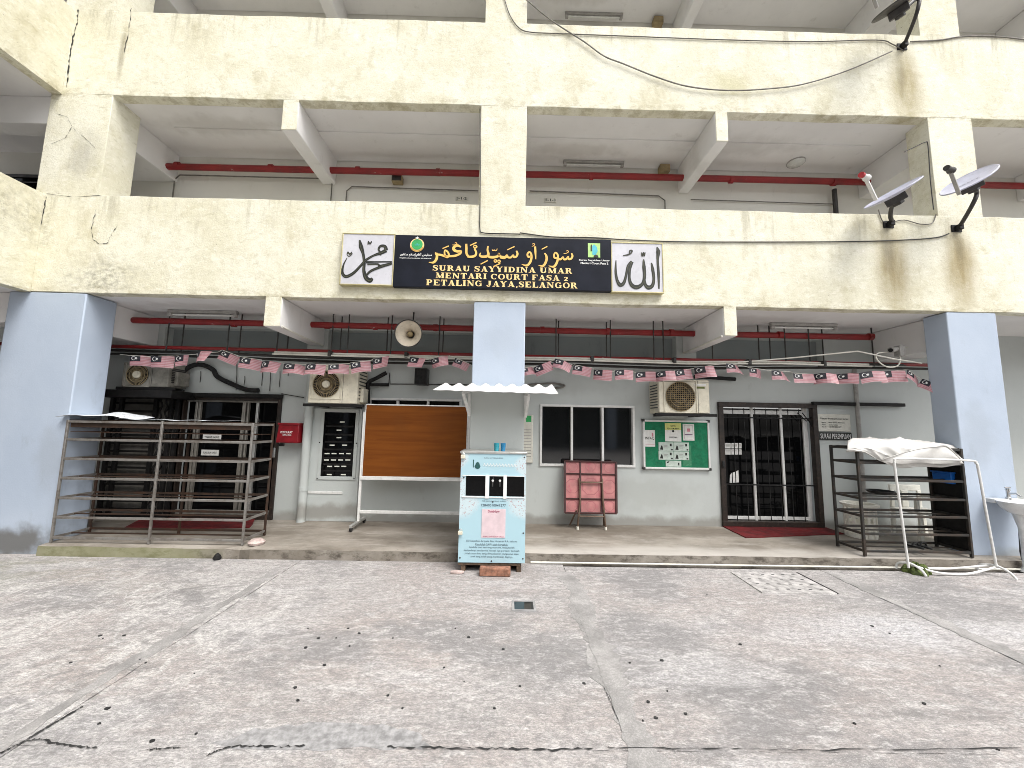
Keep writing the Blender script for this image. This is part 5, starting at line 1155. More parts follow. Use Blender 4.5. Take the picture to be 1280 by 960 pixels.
for s, py_, w_ in (('Diriwayatkan daripada Abu Hurairah R.A. bahawa', 676.6, .56), ('Rasulullah SAW telah bersabda:', 680.6, .36), ('Apabila mati seorang manusia, terputuslah', 684.4, .50), ('daripadanya amalannya kecuali tiga perkara: Sedekah', 688.4, .61), ('jariah atau ilmu yang dimanfaatkan dengannya atau', 692.2, .59), ('anak yang soleh yang mendoakan baginya', 696, .46)):
    p = at(615, py_, YK); text_mb(s, KX + .0, p.z, w_, .024, yt, 0, kt)
mk('lettering', kt, simple('slate_print', (.07, .10, .13), .5), kc, smooth=False)
a, b = at(602.5, 636, YK), at(631.5, 672.5, YK)
cd = mk('donation_card', MB().box(a.x, b.x, YK - .004, YK - .0005, b.z, a.z), simple('pale_pink_card', (.66, .53, .56), .5, var=.06), kc)
mk('card_lettering', text_mb('DuitNow', (a.x + b.x) / 2, a.z - .025, .13, .024, YK - .006, .01, text_mb('SURAU SAYYIDINA UMAR', (a.x + b.x) / 2, b.z + .014, .23, .013, YK - .006, 0)), simple('crimson_print', (.36, .03, .10), .5), cd, smooth=False)
for i, (u, v) in enumerate(((.03, .97), (.97, .97), (.5, .77), (.05, .77), (.5, .50 + .05), (.04, .27), (.97, .27), (.03, .04), (.5, .015), (.97, .04))):
    mk('screw', MB().lathe([(.009, 0), (.006, .005)], (x0 + u * (x1 - x0), YK - .0005, z0 + v * (z1 - z0)), (0, -1, 0), 8), M['darkgrey'], kc)
for px_, py_ in ((579, 570), (575.5, 665)):
    p = at(px_, py_, YK - .02)
    pk = mk('padlock', MB().box(p.x - .026, p.x + .024, YK - .035, YK - .012, p.z - .028, p.z + .014), M['ivory'], kc, bevel=.005)
    mk('shackle', MB().tube(arcp_ if False else [(p.x + .018 * cos(q * pi / 6), YK - .024, p.z + .014 + .02 * sin(q * pi / 6)) for q in range(7)], .005, 6), M['chrome'], pk)
# pallet, brick, scrap
pl = thing('wooden_pallet', 'low wooden stand carrying the blue water kiosk', 'pallet', (KX, YK + .1, 0))
tz = z0 - .004
for k in range(3): mk('plank', MB().box(x0 + .0, x1 - .05, YK + .01 + k * .14, YK + .13 + k * .14, tz - .028, tz), M['wood'], pl, bevel=.004)
for xx in (x0 + .03, x1 - .09): mk('bearer', MB().box(xx, xx + .05, YK + .02, YK + .42, .001, tz - .029), M['wood'], pl, bevel=.004)
a, b = flo(599, 721, 0), flo(638, 721, 0); bz = at(618, 711, a.y).z
tag(mk('brick', MB().box(a.x, b.x, a.y, a.y + .1, .003, bz), M['brick'], base=(a.x, a.y, 0), bevel=.008), 'red brick lying in front of the wooden stand', 'brick')
p = flo(571, 717, 0); tag(mk('rubble_piece', MB().zprism([(p.x - .07, p.y - .02), (p.x + .05, p.y - .03), (p.x + .08, p.y + .01), (p.x, p.y + .035), (p.x - .06, p.y + .02)], .002, .03), M['rubble'], base=tuple(p), bevel=.008), 'pale flat chip of cement beside the wooden stand', 'cement chip')
# cups
for (u0, u1, v0, mt, lb) in ((617, 624, 557, 'turq', 'turquoise plastic cup on the kiosk, the shorter left one'), (625.5, 632, 554.5, 'bluecup', 'blue plastic cup on the kiosk, the taller right one')):
    a, b = at(u0, 567, YK + .12), at(u1, 567, YK + .12); r_ = (b.x - a.x) / 2; h_ = max(.09, at(620, v0, YK + .12).z - (z1 + .02)); cx = (a.x + b.x) / 2
    tag(mk('cup', MB().lathe([(r_ * .75, 0), (r_ * .8, .004), (r_, h_), (r_ * .93, h_), (r_ * .74, .01)], (cx, YK + .12, z1 + .023), n=20), M[mt], base=(cx, YK + .12, z1 + .023)), lb, 'cup')
# corrugated canopy on the column
cn = thing('canopy', 'small white corrugated canopy bracketed to the centre column above the kiosk', 'canopy', (KX, D, 2.1))
fa_, fb_ = at(541, 488, 4.34), at(698, 493, 4.34); ba_, bb_ = at(557, 481, D - .01), at(690, 483, D - .01)
nw = 8
def can(u, v, off):
    p = (fa_.lerp(fb_, u)).lerp(ba_.lerp(bb_, u), v); p.z += (.003 + .018 * v) * cos(u * nw * 2 * pi) + off; return p
nu = nw * 10
cm = MB().grid(lambda u, v: can(u, v, .006), nu, 4).grid(lambda u, v: can(1 - u, v, 0), nu, 4)
mk('corrugated_sheet', cm, M['white'], cn)
for (u, v), (u2, v2) in (((579, 491), (586.5, 518)), ((661, 494), (657, 520))):
    a, b = at(u, v, 4.42), at(u2, v2, D - .02)
    mk('bracket', MB().bar(a, b, .035, .03).bar(at(u2, v2 - 26, D - .02), at(u2, v2 + 2, D - .02), .035, .02).bar(a, at(u2, v - 1, D - .02), .03, .03), M['white'], cn, bevel=.004)

# ================================================================ wall things, right half
x0, x1, z0, z1 = rect4((640, 518), (666.5, 519), (640, 578), (666, 579), W - .01)
nt_ = thing('wall_planner', 'narrow white wall planner with a green square half behind the centre column', 'notice', ((x0 + x1) / 2, W, z0))
mk('planner_sheet', MB().box(x0, x1, W - .03, W - .002, z0, z1), M['plastic'], nt_, bevel=.012)
a = at(657.5, 519.5, W); b = at(664, 527.5, W)
mk('green_square', MB().box(a.x, b.x, W - .033, W - .029, b.z, a.z), M['greenprint'], nt_)
for k in range(10):
    q = at(650, 537 + k * 3.7, W - .03); mk('printed_row', MB().box(x0 + .05, x1 - .03, W - .0325, W - .0295, q.z - .004, q.z + .004), M['fixture'], nt_)
YN = W - .05
x0, x1, z0, z1 = rect4((803.5, 524), (886, 526.5), (804.5, 586), (889, 587.5), YN)
nbd = thing('noticeboard', 'green felt noticeboard in a white frame under the right air conditioner', 'noticeboard', ((x0 + x1) / 2, W, z0))
mk('felt', MB().box(x0 + .01, x1 - .01, YN + .01, W - .004, z0 + .01, z1 - .01), M['green'], nbd)
mk('board_frame', frame_bars(MB(), x0, x1, z0, z1, YN - .006, W - .003, .03), M['white'], nbd, bevel=.005)
for xx, zz in ((x0, z0), (x1, z0), (x0, z1), (x1, z1)): mk('corner_cap', MB().box(xx - .012 + (.0 if xx == x0 else -.018), xx + (.03 if xx == x0 else .012), YN - .009, W - .005, zz - (.012 if zz == z0 else .03), zz + (.03 if zz == z0 else .012)), M['darkgrey'], nbd, bevel=.008)
NBc = lambda u, v: (800 + u / 12, 515 + v / 12)
def sheet(name, u0, v0, u1, v1, mt, label, cat='paper', Y=YN + .006, group=None):
    a, b = at(*NBc(u0, v0), Y), at(*NBc(u1, v1), Y)
    o = mk(name, MB().box(a.x, b.x, Y, Y + .003, b.z, a.z), M[mt], base=(a.x, Y, b.z)); tag(o, label, cat, group); return o, a.x, b.x, b.z, a.z
o, a, b, c_, d_ = sheet('paper_notice', 66, 270, 228, 522, 'paper', 'white paper reading INFAQ at the left edge of the noticeboard')
mk('lettering', text_mb('INFAQ', (a + b) / 2, (c_ + d_) / 2 - .0, (b - a) * .86, .05, YN + .004, .01), M['ink'], o, smooth=False)
mk('print_block', MB().box(b - .05, b - .025, YN + .004, YN + .0058, d_ - .10, d_ - .04).box(a + .01, b - .01, YN + .004, YN + .0058, c_ + .035, c_ + .042), M['pinkprint'], o)
o, a, b, c_, d_ = sheet('paper_notice', 372, 165, 622, 445, 'paper', 'white paper with a yellow heading at the top of the noticeboard')
mk('heading', MB().box(a, b, YN + .0035, YN + .0058, d_ - (d_ - c_) * .37, d_), M['yellowpaper'], o)
mk('lettering', text_mb('PENGUMUMAN', (a + b) / 2, d_ - .085, (b - a) * .75, .026, YN + .002, .01, text_mb('NOTIS', (a + b) / 2, d_ - .045, (b - a) * .3, .024, YN + .002, .01, text_mb('SURAU UMAR', (a + b) / 2, c_ + .065, (b - a) * .5, .02, YN + .002, .01))), M['ink'], o, smooth=False)
mk('print_block', disc(MB(), (a + b) / 2, c_ + .16, .018, YN + .004), M['ink'], o)
o, a, b, c_, d_ = sheet('paper_notice', 640, 178, 818, 430, 'paper', 'white framed paper with a purple bar at the top right of the noticeboard')
mk('print_border', frame_bars(MB(), a + .02, b - .02, c_ + .02, d_ - .02, YN + .004, YN + .0058, .004), M['fixture'], o)
mk('print_block', MB().box(a + .03, b - .03, YN + .0035, YN + .0057, c_ + .085, c_ + .098), simple('purple_print', (.14, .05, .14), .6), o)
mk('print_block', MB().box((a + b) / 2 - .025, (a + b) / 2 + .025, YN + .0035, YN + .0057, d_ - .12, d_ - .07), M['pinkprint'], o)
rp = random.Random(9)
nm4 = ('upper left of the four pale leaflets pinned edge to edge', 'upper right of the four pale leaflets pinned edge to edge', 'lower left of the four pale leaflets pinned edge to edge', 'lower right of the four pale leaflets pinned edge to edge')
for k, (u0, v0, u1, v1) in enumerate(((278, 452, 506, 585), (508, 455, 738, 588), (278, 587, 506, 718), (508, 590, 738, 722))):
    o, a, b, c_, d_ = sheet('leaflet', u0, v0, u1, v1, 'clear', nm4[k], 'leaflet', group='leaflets on the noticeboard')
    bl_ = MB(); yy = YN + .004
    bl_.add([(a + .02, yy, c_ + .02), (a + .07, yy, c_ + .015), (a + .06, yy, c_ + .07), (a + .04, yy, c_ + .085)], [(0, 1, 2, 3)])
    bl_.box(b - .06, b - .03, yy, yy + .0018, d_ - .06, d_ - .02); bl_.box(b - .04, b - .015, yy, yy + .0018, c_ + .01, c_ + .03)
    mk('print_block', bl_, M['ink'], o, kind='stuff')
    ln = MB()
    for q in range(3): ln.box(a + .085, a + .085 + rp.uniform(.04, .07), yy, yy + .0018, d_ - .05 - q * .02, d_ - .044 - q * .02)
    mk('printed_row', ln, M['fixture'], o)
o, a, b, c_, d_ = sheet('leaflet', 385, 728, 620, 822, 'clear', 'pale leaflet tucked below the four pinned leaflets', 'leaflet', group='leaflets on the noticeboard')
mk('print_block', MB().add([(a + .01, YN + .004, c_ + .05), (a + .04, YN + .004, c_ + .055), (a + .06, YN + .004, d_ - .01), (a + .03, YN + .004, d_ - .012)], [(0, 1, 2, 3)]).box(b - .05, b - .03, YN + .004, YN + .0058, c_ + .02, d_ - .03), M['ink'], o)
sheet('clear_sleeve', 640, 500, 775, 810, 'green' if False else 'greenprint', 'translucent green plastic sleeve behind the leaflets on the noticeboard', 'plastic sleeve', YN + .0085)
bpy.data.objects['clear_sleeve'].data.materials[0] = simple('green_plastic_sleeve', (.05, .23, .12), .25, var=.1)

# signs by the right door
x0, x1, z0, z1 = rect4((1023.5, 517), (1063, 518.5), (1021, 538.5), (1063.5, 540), W - .02)
s1 = tag(mk('door_sign', MB().box(x0, x1, W - .02, W - .002, z0, z1), M['plastic'], base=(x0, W, z0), bevel=.004), 'white sign with small black print above the black sign', 'sign')
t_ = MB(); text_mb('Tabung Pembangunan Surau', (x0 + x1) / 2, z1 - .075, (x1 - x0) * .86, .034, W - .023, .02, t_)
for k, (q, v) in enumerate((('Bank', 'Bank Islam Malaysia'), ('Nama', 'Surau Umar'), ('No. Ak', '12049010041277'))):
    text_mb(q, x0 + .06, z1 - .135 - k * .033, .07, .02, W - .023, .02, t_, left=True); text_mb(v, x0 + .17, z1 - .135 - k * .033, (.26, .15, .2)[k], .02, W - .023, .02, t_, left=True)
mk('lettering', t_, M['ink'], s1, smooth=False)
x0, x1, z0, z1 = rect4((1023.5, 540), (1064.5, 541), (1024, 549.5), (1065, 550.5), W - .02)
s2 = tag(mk('door_sign', MB().box(x0, x1, W - .022, W - .002, z0, z1), M['ink'], base=(x0, W, z0), bevel=.003), 'black sign reading SURAU PEREMPUAN in white', 'sign')
mk('lettering', text_mb('SURAU PEREMPUAN', (x0 + x1) / 2, (z0 + z1) / 2, (x1 - x0) * .92, (z1 - z0) * .66, W - .025, .004), M['whiteprint'], s2, smooth=False)
# papers on the right door's glass
k_ = 985 / 195
DP = lambda u, v: (885 + u / k_, 490 + v / k_)
def dpaper(u0, v0, u1, v1, label, poly=None):
    Y = W + .094
    if poly: pts = [at(*DP(*q), Y) for q in poly]
    else: pts = [at(*DP(*q), Y) for q in ((u0, v1), (u1, v1), (u1, v0), (u0, v0))]
    o = mk('paper_notice', MB().prism([(p.x, p.z) for p in pts], Y, Y + .003), M['paper'], base=tuple(pts[0]), smooth=False); tag(o, label, 'paper'); return o, pts
for k, (u0, v0, u1, v1, lb) in enumerate(((106, 322, 143, 356, 'upper left'), (148, 322, 190, 356, 'upper middle'), (195, 322, 212, 356, 'narrow upper right'), (106, 362, 143, 395, 'lower left'), (148, 362, 190, 395, 'lower middle'), (195, 362, 212, 395, 'narrow lower right'))):
    o, pts = dpaper(u0, v0, u1, v1, lb + ' white paper of the group of six taped to the right door'); o['group'] = 'papers taped to the right door'
    ln = MB(); cx = (pts[0].x + pts[1].x) / 2; hw = (pts[1].x - pts[0].x) * .36
    for q in range(3): zz = pts[0].z + (pts[2].z - pts[0].z) * (.3 + .22 * q); ln.box(cx - hw, cx + hw, W + .0925, W + .0938, zz - .004, zz + .004)
    mk('printed_row', ln, M['fixture'], o)
dpaper(0, 0, 0, 0, 'torn white paper low on the glass of the right door', [(158, 573), (195, 570), (192, 494), (156, 510)])
dpaper(0, 0, 0, 0, 'small torn scrap left of the torn paper on the right door', [(137, 574), (152, 574), (150, 510), (139, 524)])
# papers on the left door
for (u0, v0, u1, v1, lb, s) in ((254, 542, 276, 551, 'upper white paper label on the left sliding door', 'TEMPAT KASUT'), (252, 562, 273, 569.5, 'lower white paper label on the left sliding door', 'SILA SUSUN KASUT')):
    a, b = at(u0, v0, W + .07), at(u1, v1, W + .07)
    o = tag(mk('paper_notice', MB().box(a.x, b.x, W + .068, W + .0745, b.z, a.z), M['paper'], base=(a.x, W, b.z)), lb, 'paper')
    mk('lettering', text_mb(s, (a.x + b.x) / 2, (a.z + b.z) / 2, (b.x - a.x) * .8, .028, W + .066, .02), M['ink'], o, smooth=False)
# pipes and tracks
p = at(1068, 440, W - .06); q = at(1080, 640, W - .06)
pipe('drain_pipe', [((p.x + q.x) / 2, W - .06, PZ), ((p.x + q.x) / 2, W - .06, 2.6)], .03, M['fixture'], 'grey upright pipe on the wall right of the signs')
a = at(1019, 503.5, W - .06); b = at(1131, 507, W - .06)
tag(mk('door_track', MB().box(a.x - .04, b.x, W - .075, W - .02, (a.z + b.z) / 2 - .026, (a.z + b.z) / 2 + .026), M['black'], base=(a.x, W, a.z), bevel=.006), 'long black sliding gate track running right from the right door', 'track')
# floor mats
def floor_mat(quad, label):
    P_ = [flo(x, y, PZ) for x, y in quad]
    r = random.Random(2); poly = []
    for i in range(4):
        a, b = P_[i], P_[(i + 1) % 4]
        for k in range(6): t = k / 6; q_ = a.lerp(b, t); poly.append((q_.x + r.uniform(-.008, .008), q_.y + r.uniform(-.008, .008)))
    o = mk('door_mat', MB().zprism(poly, PZ + .001, PZ + .014), M['mat'], base=tuple(P_[0]), smooth=False); tag(o, label, 'mat')
floor_mat(((932, 673), (1055, 668), (1028, 658.5), (901, 657.5)), 'dark red mat spread in front of the right door')
floor_mat(((150, 663), (312, 660), (322, 646), (185, 645)), 'dark red mat behind the big left shoe rack')

# folding table leaned against the wall
tt, tb = [at(706, 576, W - .10), at(770, 577.5, W - .10)], [at(706, 640.5, W - .27), at(770.5, 641.5, W - .27)]
tbl = thing('folding_table', 'pink folding table leaned on the wall, underside and legs showing', 'table', (tt[0].x, W - .2, PZ))
def tp(u, v, off=0.0):
    p = tt[0].lerp(tt[1], u).lerp(tb[0].lerp(tb[1], u), v); nrm = Vector((0, -1, -.2)).normalized(); return p + nrm * off
mk('table_top', MB().add([tp(0, 0), tp(1, 0), tp(1, 1), tp(0, 1), tp(0, 0, -.02), tp(1, 0, -.02), tp(1, 1, -.02), tp(0, 1, -.02)], [(0, 3, 2, 1), (4, 5, 6, 7), (0, 1, 5, 4), (1, 2, 6, 5), (2, 3, 7, 6), (3, 0, 4, 7)]), M['pinktop'], tbl)
for nm, a, b, w_ in (('edge_frame', (0, 0), (1, 0), .03), ('edge_frame', (0, 1), (1, 1), .03), ('edge_frame', (0, 0), (0, 1), .03), ('edge_frame', (1, 0), (1, 1), .03), ('cross_brace', (.3, 0), (.3, 1), .022), ('cross_brace', (.71, 0), (.71, 1), .022), ('cross_brace', (0, .25), (1, .25), .022), ('cross_brace', (0, .735), (1, .735), .022)):
    mk(nm, MB().bar(tp(*a, .010), tp(*b, .010), w_, .022), M['maroon'], tbl, bevel=.003)
pat = MB()
for cu, cv, rr in ((.5, .5, .17), (.15, .5, .14), (.86, .5, .14), (.5, .1, .1), (.5, .88, .1), (.15, .12, .1), (.86, .12, .1), (.15, .87, .1), (.86, .87, .1)):
    pts = [(cu + rr * cos(2 * pi * (k + .5) / 8), cv + rr * sin(2 * pi * (k + .5) / 8)) for k in range(9)]
    pat.ribbon(pts, .012, lambda u, v, d: tp(u, v, .0015))
mk('moulded_pattern', pat, simple('dull_red_moulding', (.33, .10, .11), .6), tbl, smooth=False)
for u, u2 in ((.285, .24), (.725, .78)):
    fz_ = flo(706 + 64 * u2, 657, PZ)
    mk('leg', MB().tube([tp(u - .01, .33, .03), tp(u, .75, .05), Vector((tp(u2, 1).x, W - .30, PZ + .03))], .014, 8), M['bronze'], tbl)
    mk('leg', MB().tube([tp(u - .06 if u < .5 else u + .02, .95, .02), Vector((tp(u2, 1).x - (.09 if u < .5 else -.01), W - .16, PZ + .03))], .012, 8), M['bronze'], tbl)
    mk('foot_cap', MB().tube([Vector((tp(u2, 1).x, W - .30, PZ + .045)), Vector((tp(u2, 1).x, W - .30, PZ + .002))], .019, 8), M['plastic'], tbl)
mk('stretcher', MB().tube([tp(.285, .40, .04), tp(.725, .40, .04)], .012, 8).tube([tp(.27, 1.04, .05), tp(.74, 1.04, .05)], .010, 8), M['bronze'], tbl)

# ================================================================ shoe racks
def rack(label, x0, x1, y0, y1, z0, z1, levels, xm, mat, shelfmat, rw=.024, side_panel=None):
    t = thing('shoe_rack', label, 'shoe rack', ((x0 + x1) / 2, (y0 + y1) / 2, z0))
    for x in [x0, x1] + ([xm] if xm else []):
        for y in (y0, y1):
            mk('post', MB().box(x - rw / 2, x + rw / 2, y - rw / 2, y + rw / 2, z0, z1), M[mat if y == y0 else shelfmat], t, bevel=.003)
    proto = None
    h = (z1 - z0)
    for i, f in enumerate(levels):
        z = z0 + h * f
        top = i == len(levels) - 1
        if proto is None:
            proto = [mk('front_rail', MB().box(x0 + rw / 2, x1 - rw / 2, y0 - rw * .35, y0 + rw * .35, z - .014, z + .014), M[mat], t, bevel=.003),
                     mk('back_rail', MB().box(x0 + rw / 2, x1 - rw / 2, y1 - rw * .35, y1 + rw * .35, z - .014, z + .014), M[shelfmat], t, bevel=.003),
                     mk('side_rail', MB().box(x0 - rw * .3, x0 + rw * .3, y0 + rw / 2, y1 - rw / 2, z - .014, z + .014), M[mat], t),
                     mk('side_rail', MB().box(x1 - rw * .3, x1 + rw * .3, y0 + rw / 2, y1 - rw / 2, z - .014, z + .014), M[mat], t)]
            for k in range(1):
                yy = y0 + (y1 - y0) * .5; proto.append(mk('shelf_bar', MB().box(x0, x1, yy - .012, yy + .012, z - .006, z + .006), M[shelfmat], t))
            zp = z
        else:
            for o in proto: dup_child(o, t, (0, 0, z - zp))
        if top: mk('top_sheet', MB().box(x0 - .005, x1 + .005, y0 + .02, y1 + .005, z + .018, z + .024), M[shelfmat], t)
    return t
yl = 4.80
a = at(318, 525, yl); xl0, xl1 = -5.38, -3.13
LT = 1.575
rl = rack('large rusty metal shoe rack with seven shelves left of the steps', xl0, xl1, yl, yl + .42, PZ + .002, LT, (.04, .20, .355, .515, .675, .835, .985), at(195, 600, yl).x, 'rack', 'rust')
mk('fascia_board', MB().box(xl0 + .02, xl1 - .02, yl + .015, yl + .03, LT - .09, LT - .035), M['rust'], rl)
mk('rear_sheet', MB().box(xl0 + .02, xl1 - .02, yl + .02, yl + .40, LT - .15, LT - .142), M['rust'], rl)
# milky plastic sheets lying on the rack
def draped(name, fn, nu, nv, th, mat, label, cat, base):
    mb = MB(); top = [fn(i / nu, j / nv) for j in range(nv + 1) for i in range(nu + 1)]
    n0 = nu + 1; fs = [(j * n0 + i, j * n0 + i + 1, (j + 1) * n0 + i + 1, (j + 1) * n0 + i) for j in range(nv) for i in range(nu)]
    mb.add(top, fs)
    o = mk(name, mb, M[mat], base=base)
    s = o.modifiers.new('thick', 'SOLIDIFY'); s.thickness = th * .5; s.offset = 1
    tag(o, label, cat); return o
zt = LT + .008
draped('plastic_sheet', lambda u, v: (-5.52 + u * .78 + .05 * sin(v * 3), yl - .02 + v * .46, zt + .022 + .075 * max(0, sin(u * 3.1)) * (.4 + .6 * v) + .012 * sin(u * 9 + v * 5)), 24, 8, .006, 'film', 'milky plastic sheet bulging on the left end of the big shoe rack', 'plastic sheet', (-5.4, yl, zt))
draped('plastic_sheet', lambda u, v: (-4.82 + u * .75, yl + .0 + v * .36, zt + .008 + .006 * sin(u * 11 + v * 3) - .01 * u * 0), 24, 8, .004, 'film', 'flat milky plastic sheet in the middle of the big shoe rack top', 'plastic sheet', (-4.8, yl, zt))
draped('plastic_sheet', lambda u, v: (-4.05 + u * .6, yl + .05 + v * .3, zt + .008 + .008 * max(0, sin(u * 7 + v * 2))), 18, 6, .004, 'film', 'small milky plastic sheet near the right end of the big shoe rack', 'plastic sheet', (-4, yl, zt))
p = flo(317, 681, PZ)
tag(mk('rubble_piece', MB().lathe([(.03, 0), (.085, .005), (.095, .03), (.06, .062), (.02, .066)], (p.x + .02, p.y + .02, PZ), n=9), M['rubble'], base=(p.x, p.y, PZ), smooth=False), 'pinkish lump of concrete at the right foot of the big shoe rack', 'concrete lump')
p = flo(277, 697, 0)
tag(mk('dark_hole_lump', MB().lathe([(.03, 0), (.045, .015), (.03, .05), (.008, .075)], (p.x, 4.67, 0), n=7), M['black'], base=(p.x, 4.67, 0), smooth=False), 'black lump standing in for a hole in the kerb edge', 'dark_lump')  # black lump drawn where the step edge has a dark hole

ry0 = 4.62 + .13
xr0, xr1 = at(1079, 640, ry0).x, at(1209, 640, ry0).x
rr_ = rack('dark metal shoe rack with a white tarpaulin on it beside the right column', xr0 - .02, xr1, ry0, ry0 + .38, PZ + .002, 1.42, (.045, .20, .36, .52, .69, .85, .985), None, 'rackdark', 'rackdark', .028)
mk('side_panel', MB().box(xr1 + .012, xr1 + .02, ry0 + .02, ry0 + .40, PZ + .05, 1.40), M['black'], rr_)
zt = 1.42 + .012
TX = (1059, 1080, 1100, 1125, 1150, 1176, 1204)
TROWS = ((.34, (557, 552, 551, 552, 553, 555, 563)), (.22, (551, 548, 548, 549, 551, 553, 562)), (.08, (553, 548, 549, 551, 553, 556, 567)), (-.03, (560, 556, 556, 558, 560, 563, 574)),
         (-.06, (562, 560, 563, 568, 569, 570, 577)), (-.065, (563.5, 563, 570, 577, 577, 577, 579)), (-.05, (564.5, 566, 576, 585, 583.5, 584, 580)))
TG = [[at(x, y, ry0 + dy) for x, y in zip(TX, ys)] for dy, ys in TROWS]
def cr(P, t):
    n = len(P) - 1; i = min(int(t * n), n - 1); f = t * n - i
    a, b, c, d = P[max(i - 1, 0)], P[i], P[i + 1], P[min(i + 2, n)]
    return 0.5 * ((2 * b) + (c - a) * f + (2 * a - 5 * b + 4 * c - d) * f * f + (3 * b - a - 3 * c + d) * f ** 3)
def tarp(u, v):
    p = cr([cr(row, u) for row in TG], v)
    h = v > .45
    p = p + Vector((0, -1 if h else 0, 0 if h else 1)) * (.022 * (1 - abs(sin(u * 8 + v * 4 + 1.5 * sin(v * 5)))) ** 2 + .016 * (1 - abs(sin(u * 14 - v * 6 + .7))) ** 2 + .012 * (1 - abs(sin(u * 5 - v * 11))) ** 3 - .012)
    return p
draped('tarpaulin', tarp, 70, 40, .008, 'tarp', 'crumpled white tarpaulin folded over the top of the dark shoe rack', 'tarpaulin', (xr0, ry0, zt))
FG = [[at(x, y, ry0 + dy) for x, y in zip((1102, 1125, 1150, 1168, 1184, 1200), ys)] for dy, ys in
      ((-.085, (573, 566, 560, 557, 557, 575)), (-.11, (574, 569, 564, 562, 562, 577)), (-.115, (575, 574, 573, 572, 570, 578)), (-.10, (576, 580, 579, 580, 580, 579)))]
def flap(u, v):
    p = cr([cr(row, u) for row in FG], v); p.y -= .012 * sin(u * 13 + v * 5) + .018 * (v < .12); return p
draped('tarpaulin', flap, 40, 18, .006, 'tarp', 'front fold of white tarpaulin hanging over the dark shoe rack', 'tarpaulin', (xr0, ry0, zt))
a, b = at(1177, 591, ry0 + .2), at(1192, 604, ry0 + .2)
bb = thing('storage_box', 'blue plastic box on the upper shelf of the dark shoe rack', 'box', (a.x, ry0 + .2, b.z))
mk('box_body', MB().prism([(a.x + .01, b.z), (b.x - .01, b.z), (b.x, a.z), (a.x, a.z)], ry0 + .1, ry0 + .32), M['bluebox'], bb, bevel=.008)
mk('box_lid', MB().box(a.x - .01, b.x + .01, ry0 + .09, ry0 + .33, a.z, a.z + .02), M['bluebox'], bb, bevel=.006)
p = at(1101, 624, ry0 + .2); zs_ = PZ + 1.30 * .52 + .02
tag(mk('bowl', MB().lathe([(.06, 0), (.12, .02), (.15, .05), (.14, .05), (.11, .025), (.05, .012)], (p.x, ry0 + .2, zs_), n=20), M['blackplastic'], base=(p.x, ry0 + .2, zs_)), 'black shallow bowl on a middle shelf of the dark shoe rack', 'bowl')
p = at(1147, 689, ry0 + .1)
for k, (dx, lb) in enumerate(((0, 'black sandal on the bottom shelf of the dark rack, left of its pair'), (.1, 'black sandal on the bottom shelf of the dark rack, right of its pair'))):
    sd_ = thing('sandal', lb, 'sandal', (p.x + dx, ry0 + .1, PZ + .08), 'sandals on the dark rack')
    mk('sole', MB().zprism([(p.x + dx + .045 * cos(q * pi / 8) * (1 if sin(q * pi / 8) > 0 else .8), ry0 + .14 + .12 * sin(q * pi / 8)) for q in range(16)], PZ + .078, PZ + .1), M['blackplastic'], sd_, bevel=.004)
    mk('strap', MB().tube([(p.x + dx - .04, ry0 + .12, PZ + .1), (p.x + dx - .02, ry0 + .12, PZ + .135), (p.x + dx + .02, ry0 + .12, PZ + .135), (p.x + dx + .04, ry0 + .12, PZ + .1)], .01, 6), M['blackplastic'], sd_)

# laundry basket behind the rack
bx, by = at(1075, 645, 5.62).x, 5.62
zt_ = at(1075, 629, 5.62).z; R0, R1 = .185, .165
bk = thing('laundry_basket', 'white plastic laundry basket with slots behind the dark shoe rack', 'basket', (bx, by, PZ))
hB = zt_ - PZ
def ring(z0, z1, r0, r1, n=28): return MB().lathe([(r0, z0), (r1, z1), (r1 - .008, z1), (r0 - .008, z0)], (bx, by, PZ), n=n, caps=False)
for f0, f1 in ((0, .12), (.24, .46), (.60, .80), (.9, 1.0)):
    g0 = R1 + (R0 - R1) * abs(f0 - .45) * 1.6; g1 = R1 + (R0 - R1) * abs(f1 - .45) * 1.6
    mk('basket_band', ring(hB * f0, hB * f1, g0, g1), M['whiteplastic'], bk)
for k in range(14):
    a_ = 2 * pi * k / 14
    mk('basket_rib', MB().bar((bx + (R1 + .012) * cos(a_), by + (R1 + .012) * sin(a_), PZ + .01), (bx + (R1 + .012) * cos(a_), by + (R1 + .012) * sin(a_), PZ + hB - .01), .035, .012, up=(cos(a_), sin(a_), 0)), M['whiteplastic'], bk)
mk('rim', MB().lathe([(R0 + .03, -.03), (R0 + .035, 0), (R0 + .0, .004), (R0 - .01, -.03)], (bx, by, PZ + hB), n=28, caps=False), M['whiteplastic'], bk)
mk('basket_floor', MB().lathe([(R1, 0), (R1, .01)], (bx, by, PZ + .001), n=28), M['whiteplastic'], bk)
